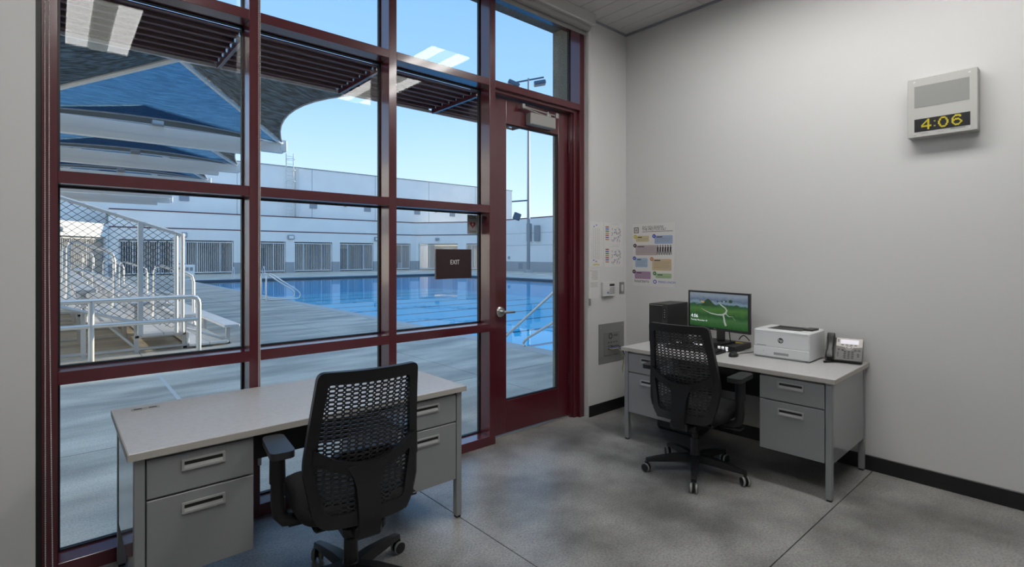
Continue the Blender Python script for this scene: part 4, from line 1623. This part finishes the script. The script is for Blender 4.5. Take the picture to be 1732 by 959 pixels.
# printer
pr = thing('printer', 'white laser printer on the computer desk beside the phone', 'printer', (3.90, 1.53, ZD), RW)
PW_ = .19
bd = MB()
prof = rpoly([(-PW_, .0, .006), (PW_, 0, .006), (PW_, .335, .03), (-PW_, .335, .03)], 4)
bd.prism(rpoly([(-PW_, .004, .02), (PW_, .004, .02), (PW_, .33, .02), (-PW_, .33, .02)], 4), .176, lambda a, b_, c: (a, b_, .012 + c))
bd.build('body', 'printer_white', pr)
tp = MB()
lo_ = rpoly([(-PW_, .002, .02), (PW_, .002, .02), (PW_, .33, .02), (-PW_, .33, .02)], 4)
hi_ = rpoly([(-PW_ + .006, .010, .02), (PW_ - .006, .010, .02), (PW_ - .006, .324, .02), (-PW_ + .006, .324, .02)], 4)
n = len(lo_)
vs = [(a, b_, .188) for a, b_ in lo_] + [(a, b_, .198) for a, b_ in lo_] + [(a, b_, .206) for a, b_ in hi_]
fs = [tuple(range(n))[::-1], tuple(range(2 * n, 3 * n))]
for q_ in range(2):
    fs += [(q_ * n + i, q_ * n + (i + 1) % n, (q_ + 1) * n + (i + 1) % n, (q_ + 1) * n + i) for i in range(n)]
tp.add(vs, fs)
tp.build('top_cover', 'printer_white', pr)
MB().prism([(-.12, .075), (.11, .075), (.13, .28), (-.11, .28)], .001, lambda a, b_, c: (a, b_, .206 + c)).build('output_tray', 'dark_plastic', pr)
MB().prism([(-.09, .20), (.13, .20), (.13, .285), (-.11, .285)], .002, lambda a, b_, c: (a, b_, .207 + c)).build('output_slot', 'dark_slot', pr)
MB().prism(rpoly([(.105, .13, .008), (.165, .13, .008), (.175, .25, .008), (.115, .25, .008)], 3), .012, lambda a, b_, c: (a, b_, .206 + c)).build('control_panel', 'dark_plastic', pr)
box('base', 'printer_grey', -PW_ + .01, PW_ - .01, .012, .32, 0, .012, pr)
dwr = box('paper_tray', 'printer_white', -PW_ + .001, PW_ - .001, .0, .012, .014, .082, pr, .004)
box('tray_gap', 'printer_grey', -PW_ + .003, PW_ - .003, .003, .012, .082, .0845, pr)
box('tray_handle', 'printer_grey', -.045, .055, -.0012, .001, .030, .048, dwr, .0005)
box('size_mark', 'printer_grey', -.118, -.116, -.0006, .001, .042, .056, dwr)
box('name_strip', 'printer_grey', -.165, -.10, .0028, .0042, .089, .094, pr)
lg = MB()
lg.lathe([(.019, 0), (.019, .0012)], 24, Matrix.Translation((.0, .0042, .135)) @ Matrix.Rotation(R(90), 4, 'X'))
lgo = lg.build('logo', 'ink', pr)
text('logo_letters', 'hp', .030, 'printer_white', lgo, on_wy(0, .0026, .136) @ Matrix.Shear('XZ', 4, (0, 0)), .0002)
box('indicator', 'cable_blue', .148, .152, .003, .0045, .172, .174, pr)
MB().tube([(.155, .32, .05), (.165, .35, .04), (.16, .352, .004)], .004, 6).build('power_cord', 'black_plastic', pr)

# desk phone
ph = thing('desk_phone', 'grey desk telephone with black handset at the end of the computer desk', 'telephone', (4.085, 1.185, ZD), R(-90 + 10))
tilt = R(52)
Mp = Matrix.Rotation(tilt, 4, 'X')
def on_ph(a, b_, c):
    v = Mp @ Vector((a, b_, c))
    return (v.x, v.y, v.z + .021)
MB().prism(rpoly([(-.115, 0, .008), (.105, 0, .008), (.105, .178, .006), (-.115, .178, .006)], 3), .028, lambda a, b_, c: on_ph(a, b_, c - .028)).build('body', 'dark_plastic', ph)
MB().prism(rpoly([(-.052, .003, .006), (.102, .003, .006), (.102, .112, .003), (-.052, .112, .003)], 3), .003, on_ph).build('keypad_plate', 'phone_grey', ph)
sil = [(-.052, .112), (.0, .104), (.012, .088), (.025, .083), (.038, .088), (.050, .104), (.102, .112), (.102, .176), (-.052, .176)]
MB().prism(sil, .004, on_ph).build('display_plate', 'phone_silver', ph)
MB().prism([(-.028, .130), (.080, .130), (.080, .164), (-.028, .164)], .001, lambda a, b_, c: on_ph(a, b_, .004 + c)).build('display', 'lcd', ph)
for k in range(4):
    MB().prism([(-.022 + .026 * k, .119), (-.008 + .026 * k, .119), (-.008 + .026 * k, .124), (-.022 + .026 * k, .124)], .002, lambda a, b_, c: on_ph(a, b_, .004 + c)).build('soft_key', 'key_black', ph)
for k in range(2):
    MB().prism([(-.045, .145 + .012 * k), (-.036, .145 + .012 * k), (-.036, .150 + .012 * k), (-.045, .150 + .012 * k)], .002, lambda a, b_, c: on_ph(a, b_, .004 + c)).build('line_key', 'key_black', ph)
def disc(rx, ry, cx, cy, n=16):
    return [(cx + rx * math.cos(2 * PI * k / n), cy + ry * math.sin(2 * PI * k / n)) for k in range(n)]
MB().frame(disc(.016, .012, .025, .102), disc(.012, .009, .025, .102), .002, lambda a, b_, c: on_ph(a, b_, .004 + c)).build('ring', 'key_black', ph)
MB().prism(disc(.012, .009, .025, .102), .003, lambda a, b_, c: on_ph(a, b_, .004 + c)).build('navigation_key', 'phone_silver', ph)
for r_ in range(4):
    for k in range(3):
        MB().prism(disc(.0085, .0058, .003 + .022 * k, .022 + .0165 * r_, 10), .003, lambda a, b_, c: on_ph(a, b_, .003 + c)).build('key', 'key_black', ph)
for (x, y) in ((-.035, .085), (-.012, .082), (.062, .085), (.084, .084), (.080, .055), (.080, .040)):
    MB().prism(disc(.008, .006, x, y, 10), .003, lambda a, b_, c: on_ph(a, b_, .003 + c)).build('key', 'key_black', ph)
MB().prism([(-.043, .028), (-.034, .028), (-.034, .062), (-.043, .062)], .002, lambda a, b_, c: on_ph(a, b_, .003 + c)).build('volume_key', 'key_black', ph)
hs = []
prof = [(-.008, .006, .020), (.0, .022, .024), (.035, .026, .024), (.06, .020, .020), (.125, .020, .020), (.15, .028, .024), (.188, .030, .024), (.198, .012, .020)]
vs, fs = [], []
for y, h_, hw_ in prof:
    ring = rpoly([(-hw_, -.002, .004), (hw_, -.002, .004), (hw_, h_ + .008, .010), (-hw_, h_ + .008, .010)], 3)
    for a, c in ring:
        q_ = on_ph(-.084 + a, y, .006 + c)
        vs.append(q_)
nn = len(ring)
for j in range(len(prof) - 1):
    for k in range(nn):
        fs.append((j * nn + k, j * nn + (k + 1) % nn, (j + 1) * nn + (k + 1) % nn, (j + 1) * nn + k))
fs += [tuple(range(nn))[::-1], tuple((len(prof) - 1) * nn + k for k in range(nn))]
MB().add(vs, fs).build('handset', 'black_plastic', ph, ang=50)
st_ = MB()
st_.box(-.09, .08, .085, .105, 0, .12, .004)
st_.build('stand', 'dark_plastic', ph)
cc = []
for k in range(160):
    u = k / 159
    a = u * 2 * PI * 22
    base_ = Vector((-.085 - .04 * math.sin(PI * u) + .03 * u, -.02 + .03 * u - .055 * math.sin(PI * u), .010))
    cc.append(base_ + Vector((0, math.cos(a) * .006, math.sin(a) * .006)))
MB().tube(cc, .0022, 5).build('coiled_cord', 'black_plastic', ph)

# battery unit under the desk
up_ = thing('battery_backup', 'low black battery backup unit under the computer desk', 'battery backup', (4.02, 2.42, 0), RW)
MB().box(-.15, .22, -.10, .14, 0, .10, .02).build('case', 'black_plastic', up_)
box('front_strip', 'dark_plastic', -.13, .20, -.102, -.099, .03, .07, up_)

# ------------------------------------------------------------------ wall things by the door
def paper(name, label, x0, x1, z0, z1, group='papers on the wall by the door'):
    t = thing(name, label, 'paper', ((x0 + x1) / 2, YW, (z0 + z1) / 2), 0, group)
    w_, h_ = (x1 - x0) / 2, (z1 - z0) / 2
    box('sheet', 'paper', -w_, w_, -.0012, 0, -h_, h_, t)
    return t, w_, h_


def mark(t, m, x0, x1, z0, z1, name='print_mark'):
    return box(name, m, x0, x1, -.0016, -.0012, z0, z1, t)


t, w_, h_ = paper('floor_plan', 'printed sheet with a ruled grid and yellow bar on the wall by the door', 3.716, 3.905, 1.39, 1.81)
g = MB()
for k in range(3):
    x = -.05 + .035 * k
    g.box(x, x + .0015, -.0016, -.0012, -.14, .15)
g.box(.045, .0465, -.0016, -.0012, -.14, .15)
for k in range(22):
    z = -.14 + .0135 * k
    g.box(-.05, .046, -.0016, -.0012, z, z + .0013)
g.build('grid_print', 'ink_grey', t)
for x, z in ((-.045, .16), (-.01, .175), (-.05, -.155), (-.015, -.165)):
    mark(t, 'ink_blue', x, x + .02, z, z + .008)
mark(t, 'ink_yellow', -.05, .045, -.197, -.188)
mark(t, 'ink_yellow', -.02, .02, -.178, -.174)
for s in (-1, 1):
    g = MB()
    for k in range(26):
        g.box(s * .072 - .003, s * .072 + .003, -.0016, -.0012, -.13 + .01 * k, -.125 + .01 * k)
    g.build('text_column', 'ink_lightgrey', t)


def map_sheet(name, label, z0, z1):
    t, w_, h_ = paper(name, label, 3.925, 4.215, z0, z1)
    for k, m in enumerate(('ink_red', 'ink_blue', 'ink_green', 'ink_orange', 'ink_red', 'ink_blue', 'ink_orange')):
        mark(t, m, -.125, -.075, .055 - .020 * k, .066 - .020 * k)
    g = MB()
    rnd = random.Random(3 if z0 > 1.5 else 3)
    gs = {}
    for k in range(46):
        a = R(rnd.choice((35, -50, 35, 80)))
        cx, cz = rnd.uniform(-.03, .115), rnd.uniform(-.075, .06)
        M = Matrix.Translation((cx, -.0014, cz)) @ Matrix.Rotation(a, 4, 'Y')
        m = rnd.choice(('ink', 'ink_grey', 'ink_grey', 'ink_lightgrey', 'ink_blue', 'ink_red'))
        gs.setdefault(m, MB()).box(-rnd.uniform(.004, .016), rnd.uniform(.004, .016), -.0002, .0002, -.0025, .0025, M=M)
    for m, q_ in gs.items():
        q_.build('map_print', m, t, smooth=False)['kind'] = 'stuff'
    g = MB()
    for k in range(3):
        g.box(-.05 + .02 * k, .08, -.0016, -.0012, .085 + .006 * k, .087 + .006 * k)
    g.build('text_lines', 'ink_lightgrey', t)


map_sheet('site_map', 'upper of two printed colour coded site maps beside the corner', 1.602, 1.81)
map_sheet('site_map', 'lower of two printed colour coded site maps beside the corner', 1.385, 1.598)
t, w_, h_ = paper('notice', 'small notice with dense print above the plain sheet by the door', 3.712, 3.852, 1.26, 1.368)
g = MB()
for k in range(9):
    g.box(-.05 + .01 * (k % 3), .055 - .012 * (k % 2), -.0016, -.0012, .035 - .010 * k, .038 - .010 * k)
g.build('text_lines', 'ink_grey', t)
mark(t, 'ink', -.065, -.055, .035, .045)
t, w_, h_ = paper('notice', 'plain white sheet with two printed lines below the other notices by the door', 3.712, 3.845, 1.092, 1.258)
g = MB()
for k in range(5):
    g.box(-.06, .055 - .012 * (k % 2), -.0016, -.0012, .065 - .010 * k, .068 - .010 * k)
g.build('text_lines', 'ink_grey', t)

# alarm keypad, switch, jack plate
t = thing('alarm_keypad', 'white alarm keypad with small display beside the light switch', 'keypad', (3.966, YW, 1.175))
box('case', 'keypad_white', -.09, .09, -.030, 0, -.066, .066, t, .008, 2)
box('base_lip', 'keypad_white', -.088, .088, -.034, -.004, -.068, -.058, t, .004)
box('display', 'ink', .005, .078, -.0312, -.030, .026, .048, t)
for r_ in range(4):
    for k in range(3):
        box('key', 'ink_grey', .010 + .024 * k, .028 + .024 * k, -.0325, -.030, -.045 + .016 * r_, -.034 + .016 * r_, t)
box('indicator', 'cable_blue', -.03, -.012, -.0318, -.030, -.042, -.026, t)
t = thing('light_switch', 'grey metal light switch plate beside the corner', 'light switch', (4.196, YW, 1.174))
box('plate', 'switch_steel', -.038, .038, -.006, 0, -.058, .058, t, .002)
box('rocker', 'keypad_white', -.017, .017, -.010, -.006, -.034, .034, t, .002)
jp = thing('jack_panel', 'grey steel wall plate with data jacks and plugged cables', 'wall plate', (4.035, YW, .655))
box('outer_plate', 'plate_grey', -.196, .196, -.004, 0, -.188, .188, jp, .001)
box('inner_plate', 'plate_inner', -.118, .122, -.010, -.004, -.118, .105, jp, .002)
sc = MB()
for x in (-.165, .17):
    for z in (-.15, .155):
        sc.lathe([(.006, 0), (.006, .002)], 10, Matrix.Translation((x, -.004, z)) @ Matrix.Rotation(R(90), 4, 'X'))
sc.build('screw', 'brushed', jp)
MB().frame(disc(.028, .028, -.025, .065, 20), disc(.018, .018, -.025, .065, 20), .001, lambda a, b_, c: (a, -.010 - c, b_)).build('logo_ring', 'ink', jp)
text('logo_letters', 'IPSEL', .032, 'ink', jp, on_wy(.055, -.0104, .066), .0003)
for r_, z in enumerate((.0, -.035, -.06)):
    for k in range(4 if r_ == 0 else 2):
        box('jack', 'dark_slot', -.06 + .04 * k, -.042 + .04 * k, -.0115, -.010, z, z + .008, jp)
for z, dz, m in ((-.03, .0, 'black_plastic'), (-.045, -.01, 'cable_blue'), (-.055, -.02, 'cable_yellow')):
    MB().tube([(-.045 if m != 'black_plastic' else -.02, -.010, z), (-.03, -.04, z), (.03, -.055, z + .005), (.09, -.06, z - .02 + dz), (.13, -.055, z - .09), (.14, -.03, z - .25)], .004, 8).build('cable', m, jp)

# poster on the clock wall (y decreases to the right)
po = thing('poster', 'safety protocol poster with coloured text boxes beside the corner', 'poster', (XR, 2.83, 1.50), R(-90))
box('sheet', 'paper', -.228, .228, -.0015, 0, -.30, .30, po)
def pbox(m, x0, x1, z0, z1, r_=.012):
    b = MB().prism(rpoly([(x0, z0, r_), (x1, z0, r_), (x1, z1, r_), (x0, z1, r_)], 4), .0004, lambda a, b_, c: (a, -.0015 - c, b_)).build('text_box', m, po)
    g = MB()
    n = max(2, int((z1 - z0 - .03) / .014))
    for k in range(n):
        g.box(x0 + .018, x1 - .012 - .01 * (k % 3), -.0021, -.0019, z1 - .030 - k * .0135, z1 - .026 - k * .0135)
    g.build('text_lines', 'ink_grey', b)
    g = MB().box(x0 + .022, x0 + .022 + .32 * (x1 - x0), -.0022, -.0019, z1 - .018, z1 - .010)
    g.build('heading', 'ink', b)
    return b
def pdot(m, x, z):
    b = MB().prism(disc(.019, .019, x, z, 18), .0008, lambda a, b_, c: (a, -.0015 - c, b_)).build('badge', m, po)
    MB().prism(disc(.0055, .006, x, z, 8), .0003, lambda a, b_, c: (a, -.0023 - c, b_)).build('badge_mark', 'paper', b)
def U(px_):   # crop column -> poster x
    return -.228 + (px_ - 85) / (660 - 85) * .456
def Vz(pz_):
    return .30 - (pz_ - 52) / (930 - 52) * .60
for m, a in (('box_yellow', (130, 222, 318, 308)), ('box_blue', (395, 225, 638, 340)), ('box_mauve', (125, 355, 430, 497)), ('box_sky', (120, 537, 298, 667)), ('box_tan', (363, 548, 622, 706)), ('box_purple', (112, 726, 342, 832)), ('box_green', (408, 746, 624, 812))):
    pbox(m, U(a[0]), U(a[2]), Vz(a[3]), Vz(a[1]))
for m, x, z in (('ink_yellow', 120, 232), ('ink_blue', 388, 232), ('ink', 116, 360), ('ink_blue', 108, 540), ('ink_orange', 357, 550), ('ink', 103, 730), ('ink_green', 396, 748)):
    pdot(m, U(x), Vz(z))
MB().frame([(U(102), Vz(182)), (U(168), Vz(182)), (U(168), Vz(100)), (U(102), Vz(100))], [(U(112), Vz(172)), (U(158), Vz(172)), (U(158), Vz(110)), (U(112), Vz(110))], .0004, lambda a, b_, c: (a, -.0015 - c, b_)).build('emblem_frame', 'ink', po)
MB().prism(disc(.014, .014, U(135), Vz(141), 12), .0004, lambda a, b_, c: (a, -.0015 - c, b_)).build('emblem_mark', 'ink_grey', po)
text('title', 'DO YOU KNOW', .031, 'ink', po, on_wy(U(222), -.0018, Vz(105)), .0002, 'LEFT')
text('title', 'THE PROTOCOL?', .033, 'ink', po, on_wy(U(222), -.0018, Vz(138)), .0002, 'LEFT')
box('rule', 'ink', U(220), U(640), -.0019, -.0015, Vz(170), Vz(164), po)
text('footer_mark', 'hourzero', .044, 'ink', po, on_wy(U(108), -.0018, Vz(862)), .0002, 'LEFT')
text('footer_name', 'PERRIS UNION', .028, 'ink_blue', po, on_wy(U(445), -.0018, Vz(866)), .0002, 'LEFT')
MB().frame(disc(.019, .019, U(400), Vz(864), 18), disc(.011, .011, U(400), Vz(864), 18), .0004, lambda a, b_, c: (a, -.0015 - c, b_)).build('footer_emblem', 'ink_blue', po)
# row of small figures printed on the poster
fg = MB()
for k in range(6):
    x = U(440 + 34 * k)
    z0 = Vz(495)
    fg.add([(x - .012, -.0019, z0), (x - .006, -.0019, z0), (x, -.0019, z0 + .04), (x + .006, -.0019, z0 + .004), (x + .012, -.0019, z0 + .004), (x + .008, -.0019, z0 + .05), (x + .010, -.0019, z0 + .078), (x - .008, -.0019, z0 + .078), (x - .010, -.0019, z0 + .045)], [(0, 1, 2, 8), (2, 3, 4, 5), (8, 2, 5, 6, 7)])
    fg.prism(disc(.006, .008, x, z0 + .088, 8), .0003, lambda a, b_, c: (a, -.0016 - c, b_))
fg.build('figures_print', 'ink', po, smooth=False)

# wall clock with speaker
ck = thing('wall_clock', 'square grey wall speaker clock with amber digits reading 4:06', 'clock', (XR, .675, 2.447), R(-90))
box('case', 'clock_case', -.172, .172, -.090, 0, -.19, .19, ck, .003)
gr = box('grille', 'clock_grille', -.136, .134, -.0915, -.090, .0, .137, ck)
box('display', 'clock_black', -.136, .138, -.0915, -.090, -.156, -.074, ck)
DIG = {
    '4': ["......##..", ".....###..", "....####..", "...##.##..", "..##..##..", ".##...##..", "##....##..", "##########", "##########", "......##..", "......##..", "......##.."],
    '0': ["...####...", "..######..", ".##....##.", ".##....##.", "##......##", "##......##", "##......##", "##......##", ".##....##.", ".##....##.", "..######..", "...####..."],
    '6': ["...#####..", "..#######.", ".##....##.", "##........", "##.####...", "########..", "###....##.", "##......##", "##......##", ".##....##.", "..######..", "...####..."],
}
cell = .0056
for ch_, x0 in (('4', -.100), ('0', -.016), ('6', .050)):
    g = MB()
    for r_, row in enumerate(DIG[ch_]):
        for k, c in enumerate(row):
            if c == '#':
                x = x0 + k * cell * .92
                z = -.080 - r_ * cell
                g.box(x, x + cell * .82, -.0924, -.0915, z - cell * .9, z)
    g.build('digit', 'clock_led', ck, smooth=False)
for z in (-.095, -.125):
    box('colon_dot', 'clock_led_dim', -.037, -.028, -.0922, -.0915, z - .009, z, ck)
sc = MB()
for x in (-.135, .135):
    for z in (.165, -.172):
        sc.lathe([(.0065, 0), (.0055, .003)], 12, Matrix.Translation((x, -.090, z)) @ Matrix.Rotation(R(90), 4, 'X'))
sc.build('screw', 'steel', ck)
box('sensor_mark', 'ink_grey', -.018, .008, -.0912, -.090, -.173, -.170, ck)
box('caption_print', 'clock_grille', -.10, -.066, -.0906, -.090, -.171, -.167, ck)
box('caption_print', 'clock_grille', .045, .115, -.0906, -.090, -.167, -.159, ck)
